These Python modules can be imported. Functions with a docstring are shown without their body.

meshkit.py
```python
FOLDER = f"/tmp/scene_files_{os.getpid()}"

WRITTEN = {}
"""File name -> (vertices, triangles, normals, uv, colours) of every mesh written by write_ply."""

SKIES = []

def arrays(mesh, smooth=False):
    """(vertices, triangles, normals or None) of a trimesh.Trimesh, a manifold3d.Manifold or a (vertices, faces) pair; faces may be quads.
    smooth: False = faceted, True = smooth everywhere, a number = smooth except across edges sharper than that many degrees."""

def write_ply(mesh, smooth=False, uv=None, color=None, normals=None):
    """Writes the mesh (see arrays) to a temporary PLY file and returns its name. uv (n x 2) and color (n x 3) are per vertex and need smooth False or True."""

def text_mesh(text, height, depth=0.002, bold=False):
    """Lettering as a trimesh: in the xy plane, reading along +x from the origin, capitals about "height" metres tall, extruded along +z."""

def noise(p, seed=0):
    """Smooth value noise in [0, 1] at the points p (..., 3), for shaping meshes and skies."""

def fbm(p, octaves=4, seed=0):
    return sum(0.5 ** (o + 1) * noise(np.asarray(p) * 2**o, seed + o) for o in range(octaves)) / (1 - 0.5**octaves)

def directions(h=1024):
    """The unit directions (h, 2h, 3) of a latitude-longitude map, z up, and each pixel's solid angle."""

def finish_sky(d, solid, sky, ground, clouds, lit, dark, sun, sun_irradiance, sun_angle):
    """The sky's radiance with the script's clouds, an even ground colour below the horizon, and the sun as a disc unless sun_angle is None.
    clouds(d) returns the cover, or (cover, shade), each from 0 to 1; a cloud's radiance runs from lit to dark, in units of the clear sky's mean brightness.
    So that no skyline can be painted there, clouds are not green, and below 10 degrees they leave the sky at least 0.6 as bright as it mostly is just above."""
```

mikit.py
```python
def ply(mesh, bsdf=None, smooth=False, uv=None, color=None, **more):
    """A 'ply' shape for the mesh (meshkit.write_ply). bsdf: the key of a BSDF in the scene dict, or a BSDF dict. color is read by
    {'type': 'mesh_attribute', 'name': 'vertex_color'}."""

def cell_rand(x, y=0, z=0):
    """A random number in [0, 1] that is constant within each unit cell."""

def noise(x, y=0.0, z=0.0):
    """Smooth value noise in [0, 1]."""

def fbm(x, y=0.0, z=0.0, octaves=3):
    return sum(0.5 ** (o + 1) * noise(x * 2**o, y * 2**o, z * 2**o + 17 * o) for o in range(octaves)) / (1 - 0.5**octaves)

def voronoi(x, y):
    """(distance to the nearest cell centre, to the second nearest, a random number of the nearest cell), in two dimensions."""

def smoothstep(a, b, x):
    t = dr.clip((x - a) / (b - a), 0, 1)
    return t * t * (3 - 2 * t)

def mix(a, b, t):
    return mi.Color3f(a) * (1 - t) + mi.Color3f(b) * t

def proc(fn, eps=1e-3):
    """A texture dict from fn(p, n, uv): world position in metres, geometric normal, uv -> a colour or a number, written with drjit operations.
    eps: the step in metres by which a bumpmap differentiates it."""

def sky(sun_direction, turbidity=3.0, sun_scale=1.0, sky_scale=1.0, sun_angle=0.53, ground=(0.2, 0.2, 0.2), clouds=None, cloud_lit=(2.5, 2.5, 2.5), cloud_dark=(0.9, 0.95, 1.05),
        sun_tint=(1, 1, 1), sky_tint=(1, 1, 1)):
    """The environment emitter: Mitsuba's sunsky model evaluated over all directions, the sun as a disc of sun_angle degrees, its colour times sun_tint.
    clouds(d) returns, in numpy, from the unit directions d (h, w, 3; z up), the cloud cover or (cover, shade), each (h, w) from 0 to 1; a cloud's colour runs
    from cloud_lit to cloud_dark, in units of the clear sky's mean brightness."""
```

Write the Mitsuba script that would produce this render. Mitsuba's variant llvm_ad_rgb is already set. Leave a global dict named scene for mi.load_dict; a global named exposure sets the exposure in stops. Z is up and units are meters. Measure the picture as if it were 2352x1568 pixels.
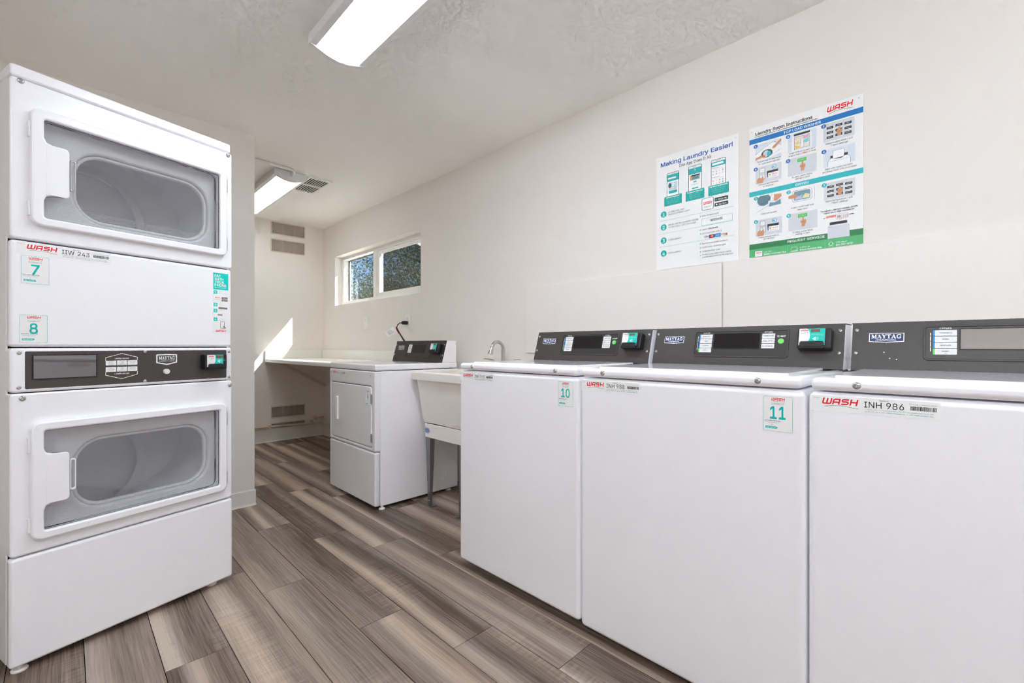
import math, random
from functools import lru_cache
import numpy as np, trimesh, mapbox_earcut, shapely
from shapely.geometry import Polygon, LineString, Point, box, MultiPolygon
from shapely import affinity
from shapely.ops import unary_union
import drjit as dr
import mitsuba as mi
import mikit, meshkit

# ---------------------------------------------------------------- camera, sky, sun, exposure
T4 = mi.ScalarTransform4f
H = 1.01
YAW = math.atan(.990953)
FWD = (math.sin(YAW), math.cos(YAW), 0)
scene, labels = {}, {}
scene['camera'] = {'type': 'perspective', 'fov': math.degrees(2 * math.atan(1176 / 1034.67)), 'fov_axis': 'x', 'near_clip': .02, 'far_clip': 500.,
                   'principal_point_offset_y': -(795.29 - 784) / 1568,
                   'to_world': T4().look_at(origin=[0, 0, H], target=[FWD[0], FWD[1], H], up=[0, 0, 1])}
SUN = (1., -.91, 1.27)
scene['sky'] = mikit.sky(SUN, turbidity=2.2, sky_scale=1.9, sun_scale=6.0, ground=(.3, .28, .25), sky_tint=(.72, 1.0, 1.15), sun_tint=(.79, 1., 1.34))
exposure = 1.08
LAMP = 10.0          # radiance of the fluorescent lenses
LAMP_FAR = 5.0

# ---------------------------------------------------------------- materials
def S(r, g, b):
    return [(c / 12.92 if c <= .04045 else ((c + .055) / 1.055) ** 2.4) for c in (r / 255, g / 255, b / 255)]
def rgb(c): return {'type': 'rgb', 'value': [float(x) for x in c]}
def mat(name, c, rough=.5, metal=0., spec=.5, **kw):
    scene[name] = {'type': 'twosided', 'b': {'type': 'principled', 'base_color': c if isinstance(c, dict) else rgb(c), 'roughness': rough, 'metallic': metal, 'specular': spec, **kw}}
def gloss(name, c, alpha):
    scene[name] = {'type': 'twosided', 'b': {'type': 'roughplastic', 'diffuse_reflectance': rgb(c), 'alpha': alpha, 'int_ior': 1.5, 'nonlinear': False}}
gloss('enamel', S(250, 250, 254), .06)
scene['enamel_lid'] = {'type': 'twosided', 'b': {'type': 'plastic', 'diffuse_reflectance': rgb(S(246, 246, 250)), 'int_ior': 1.55}}
mat('button_white', S(226, 226, 227), .4)
gloss('enamel_satin', S(248, 248, 251), .16)
mat('wall_paint', S(235, 230, 224), .6, spec=.3)
mat('panel_paint', S(238, 233, 229), .42, spec=.4)
mat('trim_paint', S(232, 226, 219), .45, spec=.4)
mat('vinyl_base', S(232, 228, 222), .4)
mat('charcoal', S(66, 62, 60), .42, spec=.5)
mat('charcoal_dark', S(50, 47, 46), .4)
mat('black_plastic', S(22, 22, 23), .38)
mat('black_rubber', S(20, 20, 20), .6)
mat('display_dark', S(24, 23, 23), .12, spec=.5)
mat('display_mirror', [.22, .21, .21], .04, metal=1.)
mat('lcd', S(150, 142, 138), .15)
mat('chrome', [.62, .61, .60], .16, metal=1.)
mat('steel', [.48, .49, .50], .34, metal=1.)
mat('galvanized', [.30, .31, .32], .42, metal=1.)
mat('hinge_metal', [.55, .55, .56], .3, metal=1.)
mat('print', {'type': 'mesh_attribute', 'name': 'vertex_color'}, .42, spec=.4)
mat('paper', S(243, 243, 242), .42, spec=.4)
mat('white_plastic', S(240, 238, 234), .35)
mat('sink_plastic', S(238, 232, 225), .38)
mat('counter_laminate', S(236, 234, 228), .3)
mat('drum_grey', S(226, 226, 228), .4)
mat('drum_dark', S(236, 236, 238), .5)
mat('gasket', S(110, 110, 112), .5)
mat('button_green', S(120, 222, 110), .3)
mat('dark_void', S(52, 44, 38), .8, spec=.1)
mat('wire_dusty', S(205, 196, 184), .5, spec=.3)
mat('pipe_paint', S(205, 190, 170), .45)
mat('fixture_white', S(226, 226, 226), .4)
mat('bark', S(70, 58, 46), .8, spec=.1)
mat('pavement', S(200, 195, 186), .9, spec=.1)
mat('red_wire', S(170, 40, 35), .4)
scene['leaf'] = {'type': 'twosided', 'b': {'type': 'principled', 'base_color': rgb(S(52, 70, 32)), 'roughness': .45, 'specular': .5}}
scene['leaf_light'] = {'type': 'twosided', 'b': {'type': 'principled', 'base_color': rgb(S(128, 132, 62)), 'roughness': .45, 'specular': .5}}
scene['pane_glass'] = {'type': 'thindielectric', 'int_ior': 1.5}
scene['screen_glass'] = {'type': 'thindielectric', 'int_ior': 1.5, 'specular_transmittance': rgb([.36, .36, .36]), 'specular_reflectance': rgb([.6, .6, .6])}
scene['door_glass'] = {'type': 'thindielectric', 'int_ior': 1.52, 'specular_transmittance': rgb([.82, .825, .83])}
scene['lens'] = {'type': 'twosided', 'b': {'type': 'diffuse', 'reflectance': rgb([.8, .8, .8])}}

def wood(p, n, uv):
    u, v = uv.x, uv.y
    seed = dr.floor(u)
    t = u - seed                                           # metres across the plank
    wob = mikit.noise(v * 1.3, seed * 7.1) * .05
    pos = mikit.cell_rand(seed, 5) * .19 - .008            # each plank has one pale sapwood strip
    wid = .022 + .030 * mikit.cell_rand(seed, 6)
    edge = (t - pos + wob * .8) / wid
    band = dr.exp(-edge * edge) * (.55 + .6 * mikit.noise(v * 1.1 + seed * 3, seed))
    band2 = mikit.noise((t + wob * .6) * 24 + seed * 5.7, v * .8, seed + 4)
    grain = mikit.noise(t * 260 + mikit.noise(v * 3, seed) * 4, v * 5 + seed * 2)
    fine = mikit.noise(t * 620, v * 16 + seed * 9)
    saw = mikit.noise(t * 16 + v * 9, v * 150 + seed) * mikit.smoothstep(.5, .8, mikit.noise(t * 14 + seed, v * 2.2, 9.))
    tone = mikit.cell_rand(seed, 3)
    x = .22 + .56 * band + .38 * (band2 - .5) + .20 * (tone - .5) + .20 * (grain - .5) + .17 * (fine - .5) + .17 * saw
    x = dr.clip(x, 0, 1)
    warm = mikit.noise(t * 20 + seed, v * 1.1, 3.)
    c = mikit.mix(S(74, 60, 50), S(190, 174, 159), x)
    return c * mikit.mix((1.06, .98, .93), (.97, 1.0, 1.02), warm)
scene['plank_wood'] = {'type': 'twosided', 'b': {'type': 'principled', 'base_color': mikit.proc(wood), 'roughness': .42, 'specular': .45}}

def knock(p, n, uv):
    x, y = p.x, p.y
    a = mikit.noise(x * 82, y * 82, 1.)
    b = mikit.noise(x * 160, y * 160, 5.)
    h = mikit.smoothstep(.42, .80, a) * .7 + .35 * b
    e = dr.sqrt(dr.square((x - 1.72) / .46) + dr.square((y - 1.80) / .34)) + .35 * (mikit.noise(x * 6, y * 6, 2.) - .5)
    m = dr.maximum(.30, mikit.smoothstep(.80, 1.0, e)) * (1 - .75 * mikit.smoothstep(2.4, 3.3, y))
    return h * m
scene['ceiling_texture'] = {'type': 'bumpmap', 'tex': mikit.proc(knock, eps=.0015), 'scale': .0060,
                            'b': {'type': 'twosided', 'b': {'type': 'principled', 'base_color': rgb(S(247, 244, 239)), 'roughness': .5, 'specular': .4}}}

# ---------------------------------------------------------------- bookkeeping
def numbered(k, taken):
    if k not in taken: return k
    i = 1
    while f'{k}_{i:03d}' in taken: i += 1
    return f'{k}_{i:03d}'
roots = set()
def thing(name, label, cat, group=None, kind=None):
    k = numbered(name, roots); roots.add(k)
    labels[k] = {'label': label, 'category': cat}
    if group: labels[k]['group'] = group
    if kind: labels[k]['kind'] = kind
    return k
def struct(name):
    roots.add(name); labels[name] = {'kind': 'structure'}
    return name
def put(key, mesh, m, M=None, smooth=35, label=None, kind=None, color=None, uv=None, **kw):
    key = numbered(key, scene)
    if isinstance(mesh, dict): d = dict(mesh)
    elif 'exact' in getattr(mesh, 'metadata', {}): d = {'type': 'ply', 'filename': meshkit.write_ply(mesh, False, normals=mesh.metadata['exact']), 'face_normals': False, 'bsdf': {'type': 'ref', 'id': m}}
    else: d = mikit.ply(mesh, m, smooth=smooth, color=color, uv=uv, **kw)
    if M is not None: d['to_world'] = T4(M)
    scene[key] = d
    if label or kind:
        labels.setdefault(key, {})
        if label: labels[key]['label'] = label
        if kind: labels[key]['kind'] = kind
    return key
def frame(P, eu, ev):
    eu, ev = np.array(eu, float), np.array(ev, float)
    M = np.eye(4); M[:3, 0], M[:3, 1], M[:3, 2], M[:3, 3] = eu, ev, np.cross(eu, ev), P
    return M
def shift(M, u=0, v=0, w=0):
    D = np.eye(4); D[:3, 3] = (u, v, w)
    return M @ D

# ---------------------------------------------------------------- mesh helpers
def tm(v, f): return trimesh.Trimesh(np.asarray(v, float), np.asarray(f, int), process=False)
def cat(*ms): return trimesh.util.concatenate([m for m in ms])
def bx(x0, y0, z0, x1, y1, z1):
    m = trimesh.creation.box((x1 - x0, y1 - y0, z1 - z0)); m.apply_translation(((x0 + x1) / 2, (y0 + y1) / 2, (z0 + z1) / 2)); return m
@lru_cache(None)
def _oct(n):
    s = trimesh.creation.uv_sphere(count=[4 * n + 1, 4 * n]) if n > 1 else trimesh.creation.icosphere(subdivisions=1)
    return np.array(s.vertices)
def rbox(x0, y0, z0, x1, y1, z1, r, n=2):
    """box with rounded edges"""
    s = _oct(n) * r
    pts = [s + np.array([x, y, z]) for x in (x0 + r, x1 - r) for y in (y0 + r, y1 - r) for z in (z0 + r, z1 - r)]
    m = trimesh.convex.convex_hull(np.vstack(pts)); v = np.array(m.vertices)
    n_ = v - np.clip(v, [x0 + r, y0 + r, z0 + r], [x1 - r, y1 - r, z1 - r])
    m.metadata['exact'] = n_ / np.linalg.norm(n_, axis=1, keepdims=True)
    return m
def rrect(x0, y0, x1, y1, r, q=6):
    return box(x0 + r, y0 + r, x1 - r, y1 - r).buffer(r, quad_segs=q) if r > 0 else box(x0, y0, x1, y1)
def polys(g): return [p for p in getattr(g, 'geoms', [g]) if isinstance(p, Polygon) and not p.is_empty]
def rings(p):
    p = shapely.geometry.polygon.orient(p, 1.0)
    return [np.array(r.coords)[:-1] for r in [p.exterior, *p.interiors]]
def inset(r, d):
    e = np.roll(r, -1, 0) - r; e /= np.maximum(np.linalg.norm(e, axis=1, keepdims=True), 1e-12)
    n = np.stack([-e[:, 1], e[:, 0]], 1); n0 = np.roll(n, 1, 0)
    m = (n + n0) / np.maximum(1 + (n * n0).sum(1, keepdims=True), .25)
    return r + d * m
def ear(rs):
    v = np.vstack(rs); ends = np.cumsum([len(r) for r in rs]).astype(np.uint32)
    return v, mapbox_earcut.triangulate_float64(v, ends).reshape(-1, 3)
def plate(poly, depth, b=0., seg=2, z0=0.):
    """extrusion of the polygon from z0 to z0+depth with a rounded front edge of radius b"""
    out = []
    for p in polys(poly):
        rs = rings(p.simplify(1e-6))
        lv = [(0, 0.)] + ([(depth - b + b * math.sin(a), b * (1 - math.cos(a))) for a in np.linspace(0, math.pi / 2, seg + 1)] if b > 0 else [(depth, 0.)])
        V, F, base = [], [], 0
        tops = []
        for r in rs:
            n = len(r); L = [np.hstack([inset(r, d), np.full((n, 1), z0 + z)]) for z, d in lv]
            i = np.arange(n); j = (i + 1) % n
            for k in range(len(L) - 1):
                a, c = base + k * n, base + (k + 1) * n
                F += [np.stack([a + i, a + j, c + j], 1), np.stack([a + i, c + j, c + i], 1)]
            V += L; base += n * len(L); tops.append(inset(r, lv[-1][1]))
        tv, tf = ear(tops); V.append(np.hstack([tv, np.full((len(tv), 1), z0 + depth)])); F.append(tf + base); base += len(tv)
        bv, bf = ear(rs); V.append(np.hstack([bv, np.full((len(bv), 1), z0)])); F.append(bf[:, ::-1] + base)
        out.append(tm(np.vstack(V), np.vstack(F)))
    return cat(*out)
def lathe(prof, n=20):
    return trimesh.creation.revolve(np.array(prof, float), sections=n)
def tube(pts, r, n=10):
    pts = np.array(pts, float); rr = np.broadcast_to(np.asarray(r, float), (len(pts),))
    t = np.gradient(pts, axis=0); t /= np.linalg.norm(t, axis=1, keepdims=True)
    a = np.cross(t[0], [0, 0, 1] if abs(t[0][2]) < .9 else [1, 0, 0]); V = []
    for k in range(len(pts)):
        a = a - t[k] * (a @ t[k]); a /= np.linalg.norm(a); b = np.cross(t[k], a)
        ang = np.arange(n) / n * 2 * math.pi
        V.append(pts[k] + rr[k] * (np.cos(ang)[:, None] * a + np.sin(ang)[:, None] * b))
    V.append(pts[:1]); V.append(pts[-1:]); F = []; N = len(pts)
    for k in range(N - 1):
        for i in range(n):
            j = (i + 1) % n; F += [[k * n + i, k * n + j, (k + 1) * n + j], [k * n + i, (k + 1) * n + j, (k + 1) * n + i]]
    for i in range(n):
        j = (i + 1) % n; F += [[N * n, j, i], [N * n + 1, (N - 1) * n + i, (N - 1) * n + j]]
    return tm(np.vstack(V), F)
def arc(c, r, a0, a1, ex, ey, n=12):
    c, ex, ey = map(np.array, (c, ex, ey)); return [c + r * (math.cos(a) * ex + math.sin(a) * ey) for a in np.linspace(a0, a1, n)]

# ---------------------------------------------------------------- print: flat lettering and pictures on sheets
@lru_cache(None)
def glyphs(s, bold):
    m = meshkit.text_mesh(s, 1.0, .02, bold)
    v, f = np.array(m.vertices), np.array(m.faces)
    up = f[(v[f][:, :, 2] > .01).all(1)]
    ids, inv = np.unique(up, return_inverse=True)
    return v[ids, :2], inv.reshape(-1, 3)
def stroke(parts, w, sh=.0):
    g = unary_union([LineString(p).buffer(w, cap_style='flat', join_style='mitre', mitre_limit=2) for p in parts])
    return affinity.skew(g, xs=sh, origin=(0, 0)) if sh else g
def wash_logo():
    w = .115; o = []
    W_ = [[(.12, 1), (.12, .22), (.22, .115), (1.18, .115), (1.28, .22), (1.28, 1)], [(.70, .1), (.70, 1)]]
    A_ = [[(.12, 0), (.12, .72), (.30, .885), (.98, .885), (.98, 0)], [(.12, .38), (.98, .38)]]
    S_ = [[(1.02, .885), (.25, .885), (.12, .78), (.12, .64), (.25, .53), (.85, .53), (.98, .42), (.98, .24), (.85, .115), (.06, .115)]]
    H_ = [[(.12, 0), (.12, 1)], [(.98, 0), (.98, 1)], [(.12, .5), (.98, .5)]]
    x = 0
    for L, a in ((W_, 1.52), (A_, 1.26), (S_, 1.24), (H_, 1.1)):
        o.append(affinity.translate(stroke(L, w), x, 0)); x += a
    return affinity.skew(unary_union(o), xs=13, origin=(0, 0)), x
WASH, WASH_W = wash_logo()
def maytag_logo():
    def serif(x, y, w=.2): return box(x - w, y, x + w, y + .12)
    L = {'M': (1.25, [stroke([[(.2, .05), (.2, .95)]], .07), stroke([[(1.02, .05), (1.02, .95)]], .13), stroke([[(.22, .98), (.62, .12)]], .13), stroke([[(.62, .12), (1.0, .98)]], .06), serif(.2, 0), serif(1.02, 0, .24), serif(.14, .88, .16), serif(1.08, .88, .18)]),
         'A': (1.05, [stroke([[(.15, .02), (.52, .98)]], .06), stroke([[(.46, .98), (.85, .02)]], .13), box(.3, .28, .74, .38), serif(.15, 0), serif(.86, 0, .22)]),
         'Y': (1.0, [stroke([[(.15, .98), (.52, .42)]], .13), stroke([[(.85, .98), (.5, .42)]], .06), box(.38, .02, .64, .5), serif(.51, 0, .24), serif(.16, .88, .22), serif(.85, .88, .18)]),
         'T': (1.0, [box(.38, 0, .64, .95), box(.04, .86, .98, 1.0), box(.04, .66, .13, 1.0), box(.89, .66, .98, 1.0), serif(.51, 0, .26)]),
         'G': (1.1, [stroke([[(.95, .7), (.85, .88), (.6, .95), (.35, .9), (.19, .7), (.16, .5), (.19, .3), (.35, .1), (.6, .05), (.85, .14)]], .1), box(.78, .05, 1.0, .45), box(.62, .36, 1.08, .46), box(.9, .62, .98, 1.0)])}
    o, x = [], 0
    for ch in 'MAYTAG':
        a, g = L[ch]; o.append(affinity.translate(unary_union(g), x, 0)); x += a + .02
    return unary_union(o), x
MAYTAG, MAYTAG_W = maytag_logo()
WHITE, BLACK, TEAL, RED, GREY, BLUE = S(246, 246, 246), S(26, 26, 28), S(0, 180, 178), S(222, 38, 48), S(130, 132, 136), S(24, 92, 168)
class Pr:
    def __init__(s, k=1., z=.0003): s.V, s.F, s.C, s.n, s.k, s.z = [], [], [], 0, k, z
    def raw(s, v, f, col, k):
        v = np.asarray(v, float) * s.k
        s.V.append(np.hstack([v, np.full((len(v), 1), s.z + k * .00014)])); s.F.append(np.asarray(f) + s.n); s.C.append(np.tile(col, (len(v), 1))); s.n += len(v)
    def poly(s, g, col, k=0):
        for p in polys(g):
            if p.area > 1e-12: s.raw(*ear(rings(p)), col, k)
    def rect(s, x0, y0, x1, y1, col, k=0, r=0.): s.poly(rrect(x0, y0, x1, y1, r, 4), col, k)
    def line(s, pts, w, col, k=1): s.poly(LineString(pts).buffer(w / 2, cap_style='flat', join_style='mitre'), col, k)
    def disc(s, x, y, r, col, k=1, ry=None): s.poly(affinity.scale(Point(x, y).buffer(r, quad_segs=6), 1, (ry or r) / r), col, k)
    def text(s, t, x, y, h, col=BLACK, k=2, bold=False, a='l', w=None):
        v, f = glyphs(t, bold); v = v * h; x0, x1 = v[:, 0].min(), v[:, 0].max()
        if w: v = (v - [x0, 0]) * [w / (x1 - x0), 1]; x0, x1 = 0, w
        off = {'l': -x0, 'c': -(x0 + x1) / 2, 'r': -x1}[a]
        s.raw(v + [x + off, y], f, col, k)
    def wash(s, x, y, h, w, col=RED, k=2, swoosh=True):
        g = affinity.scale(WASH, w / (WASH_W + .15), h, origin=(0, 0)); s.poly(affinity.translate(g, x, y), col, k)
        if swoosh:
            t = np.linspace(0, 1, 9); up = [(x + w * (.08 + .92 * a), y - h * .42 + h * .26 * math.sin(math.pi * min(a * 1.1, 1))) for a in t]
            s.line(up, h * .07, GREY, k)
    def maytag(s, x, y, h, w, col=WHITE, k=2): s.poly(affinity.translate(affinity.scale(MAYTAG, w / MAYTAG_W, h, origin=(0, 0)), x, y), col, k)
    def put(s, key, M, label=None):
        m = tm(np.vstack(s.V), np.vstack(s.F)); return put(key, m, 'print', M, smooth=False, color=np.vstack(s.C), label=label, kind='stuff' if key.endswith(('lettering', 'rule_lines', 'contact_icons')) else None)

# ---------------------------------------------------------------- setting
W, YF, C, YP, XP = 2.101, 5.193, 2.355, 3.204, .858
XL, YB, TH = -1.6, -2.4, .18
MYZ = frame((0, 0, 0), (0, 1, 0), (0, 0, 1))              # local (y, z) out along +x
MXZ = frame((0, 0, 0), (1, 0, 0), (0, 0, 1))              # local (x, z) out along -y
def wall(name, poly, d, M, m='wall_paint'):
    put(struct(name), plate(poly, d), m, M, smooth=False)
OP = (3.197, 1.453, 4.887, 1.995)
wall('wall_right', box(YB - TH, 0, YF + .16, C).difference(box(*OP)), TH, shift(MYZ, w=W))
wall('wall_left', box(YB - TH, 0, YF + .16, C), TH, shift(MYZ, w=XL - TH))
wall('wall_far', box(XL, 0, W, C), .16, shift(MXZ, w=-YF - .16))
wall('wall_partition', box(XL, 0, XP, C), .12, shift(MXZ, w=-YP - .12))
wall('wall_back', box(XL, 0, W, C), TH, shift(MXZ, w=-YB))
put(struct('ceiling'), bx(XL - .3, YB - .3, C, W + .36, YF + .3, C + .15), 'ceiling_texture', smooth=False)
put(struct('floor'), bx(XL - .2, YB - .2, -.15, W + .18, YF + .16, -.0045), 'dark_void', smooth=False)
put(struct('ground'), bx(-30, -30, -.4, 40, 40, -.16), 'pavement', smooth=False)
# vinyl planks, each its own piece
PW, PL, GAP = .1755, 1.2, .0011
ends = {0: 1.75, 1: 2.28, 2: 2.03, 3: 1.53, 4: 1.208, 5: .90, 6: 1.79, 7: 2.50, 8: 1.35, 9: 1.95, 10: 1.1}
rnd = random.Random(7)
pid = 0
for i in range(-11, 11):
    x0 = .219 + PW * i; x1 = min(x0 + PW, W)
    x0 = max(x0, XL)
    if x1 - x0 < .02: continue
    y = ends.get(i, rnd.uniform(0, 1.2)) - PL * 5
    while y < YF:
        a, b = max(y, YB), min(y + PL, YF); y += PL
        if b - a < .02: continue
        pid += 1
        if x0 < .5 and a > YP + .2: continue               # behind the partition
        c = .0009
        P = [(x0 + GAP, a + GAP, -.0045), (x1 - GAP, a + GAP, -.0045), (x1 - GAP, b - GAP, -.0045), (x0 + GAP, b - GAP, -.0045)]
        Q = [(p[0], p[1], -.0008) for p in P]
        R = [(x0 + GAP + c, a + GAP + c, 0), (x1 - GAP - c, a + GAP + c, 0), (x1 - GAP - c, b - GAP - c, 0), (x0 + GAP + c, b - GAP - c, 0)]
        V = np.array(P + Q + R, float); F = []
        for k in (0, 4):
            for q in range(4):
                n_ = (q + 1) % 4; F += [[k + q, k + n_, k + 4 + n_], [k + q, k + 4 + n_, k + 4 + q]]
        F += [[8, 9, 10], [8, 10, 11]]
        s_ = (pid * 37) % 211
        uv = np.stack([V[:, 0] - x0 + s_ + .05, V[:, 1] - a + s_ * 1.7], 1)
        put('floor__plank', tm(V, F), 'plank_wood', smooth=False, uv=uv)
# baseboards (rolled vinyl cove)
def cove(L, h=.097, t=.006):
    prof = Polygon([(0, 0), (.014, 0), (.010, .006), (t, .018), (t, h - .004), (t - .002, h), (0, h)])
    return plate(prof, L)
def base(name, P, along, out, L, h=.097):
    along, out = np.array(along, float), np.array(out, float)
    M = np.eye(4); M[:3, 0], M[:3, 1], M[:3, 2], M[:3, 3] = out, (0, 0, 1), np.cross(out, (0, 0, 1)), P
    if np.dot(M[:3, 2], along) < 0: M[:3, 3] = np.array(P) + along * L
    put(struct(name), cove(L, h), 'vinyl_base', M, smooth=20)
base('baseboard_partition', (XL, YP, 0), (1, 0, 0), (0, -1, 0), XP - XL + .006)
base('baseboard_end', (XP, YP, 0), (0, 1, 0), (1, 0, 0), .12)
base('baseboard_far', (XP - .6, YF, 0), (1, 0, 0), (0, -1, 0), W - XP + .6, .14)
base('baseboard_right', (W, YB, 0), (0, 1, 0), (-1, 0, 0), YF - YB - .02, .14)

# window in the right wall: recess, white frame, sliding sash, panes
Y0, Z0, Y1, Z1 = OP
w1 = struct('window_1')
xf = W + .079
put(w1 + '__frame', plate(box(Y0, Z0, Y1, Z1).difference(unary_union([box(Y0 + .05, Z0 + .05, 4.115, Z1 - .035), box(4.165, Z0 + .05, Y1 - .05, Z1 - .035)])), .085, .004), 'white_plastic', shift(MYZ @ np.diag([1, 1, 1, 1.]), w=xf))
put(w1 + '__sash_track', cat(bx(Y0 + .05, Z0 + .05, .0, 4.115, Z0 + .062, .03), bx(Y0 + .05, Z1 - .045, 0, 4.115, Z1 - .035, .03)), 'white_plastic', shift(MYZ, w=xf + .02), smooth=False)
so = box(Y0 + .05, Z0 + .06, 4.112, Z1 - .043)
put(w1 + '__sash', plate(so.difference(so.buffer(-.028, join_style='mitre')), .022, .003), 'white_plastic', shift(MYZ, w=xf + .022))
sc = struct('window_1') + '__sash'
put(w1 + '__sash__pane', plate(so.buffer(-.026, join_style='mitre'), .001), 'screen_glass', shift(MYZ, w=xf + .033), smooth=False)
lo = box(4.165, Z0 + .05, Y1 - .05, Z1 - .035)
def sheet(x0, y0, x1, y1): return tm([(x0, y0, 0), (x1, y0, 0), (x1, y1, 0), (x0, y1, 0)], [[0, 1, 2], [0, 2, 3]])
scene[w1 + '__sash__pane'] = mikit.ply(sheet(*so.buffer(-.026, join_style='mitre').bounds), 'screen_glass'); scene[w1 + '__sash__pane']['to_world'] = T4(shift(MYZ, w=xf + .033))
put(w1 + '__pane', sheet(*lo.bounds), 'pane_glass', shift(MYZ, w=xf + .055), smooth=False)
put(w1 + '__glazing_bead', plate(lo.difference(lo.buffer(-.014, join_style='mitre')), .012, .002), 'black_rubber', shift(MYZ, w=xf + .056))
put(w1 + '__reveal_liner', cat(bx(Y0, Z0, 0, Y0 + .004, Z1, .079), bx(Y1 - .004, Z0, 0, Y1, Z1, .079), bx(Y0, Z0, 0, Y1, Z0 + .004, .079), bx(Y0, Z1 - .004, 0, Y1, Z1, .079)), 'trim_paint', shift(MYZ, w=W + .0005), smooth=False)

# ---------------------------------------------------------------- small shared meshes
SCREW = lathe([(0, 0), (.0058, 0), (.0058, .0008), (.0050, .0022), (.0034, .0030), (.0026, .0030), (.0018, .0014), (0, .0014)], 14)
SCREW_P = mikit.ply(SCREW, 'chrome', smooth=40)
BIG_SCREW_P = mikit.ply(SCREW.copy().apply_scale(1.45), 'chrome', smooth=40)
WASHER_P = mikit.ply(lathe([(0, 0), (.0105, 0), (.0100, .0012), (0, .0012)], 18), 'enamel', smooth=40)
FOOT = lathe([(0, 0), (.019, 0), (.020, .004), (.017, .009), (.007, .011), (.007, .034), (0, .034)], 18)
FOOT_P = mikit.ply(FOOT, 'white_plastic', smooth=40)
STICK_ID_P = mikit.ply(plate(rrect(0, 0, .229, .038, .002), .0003), 'paper', smooth=False)
def screws(parent, M, pts, big=False):
    for (u, v) in pts: put(parent + '__screw', BIG_SCREW_P if big else SCREW_P, None, shift(M, u, v, 0), label='round metal screw head')

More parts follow.
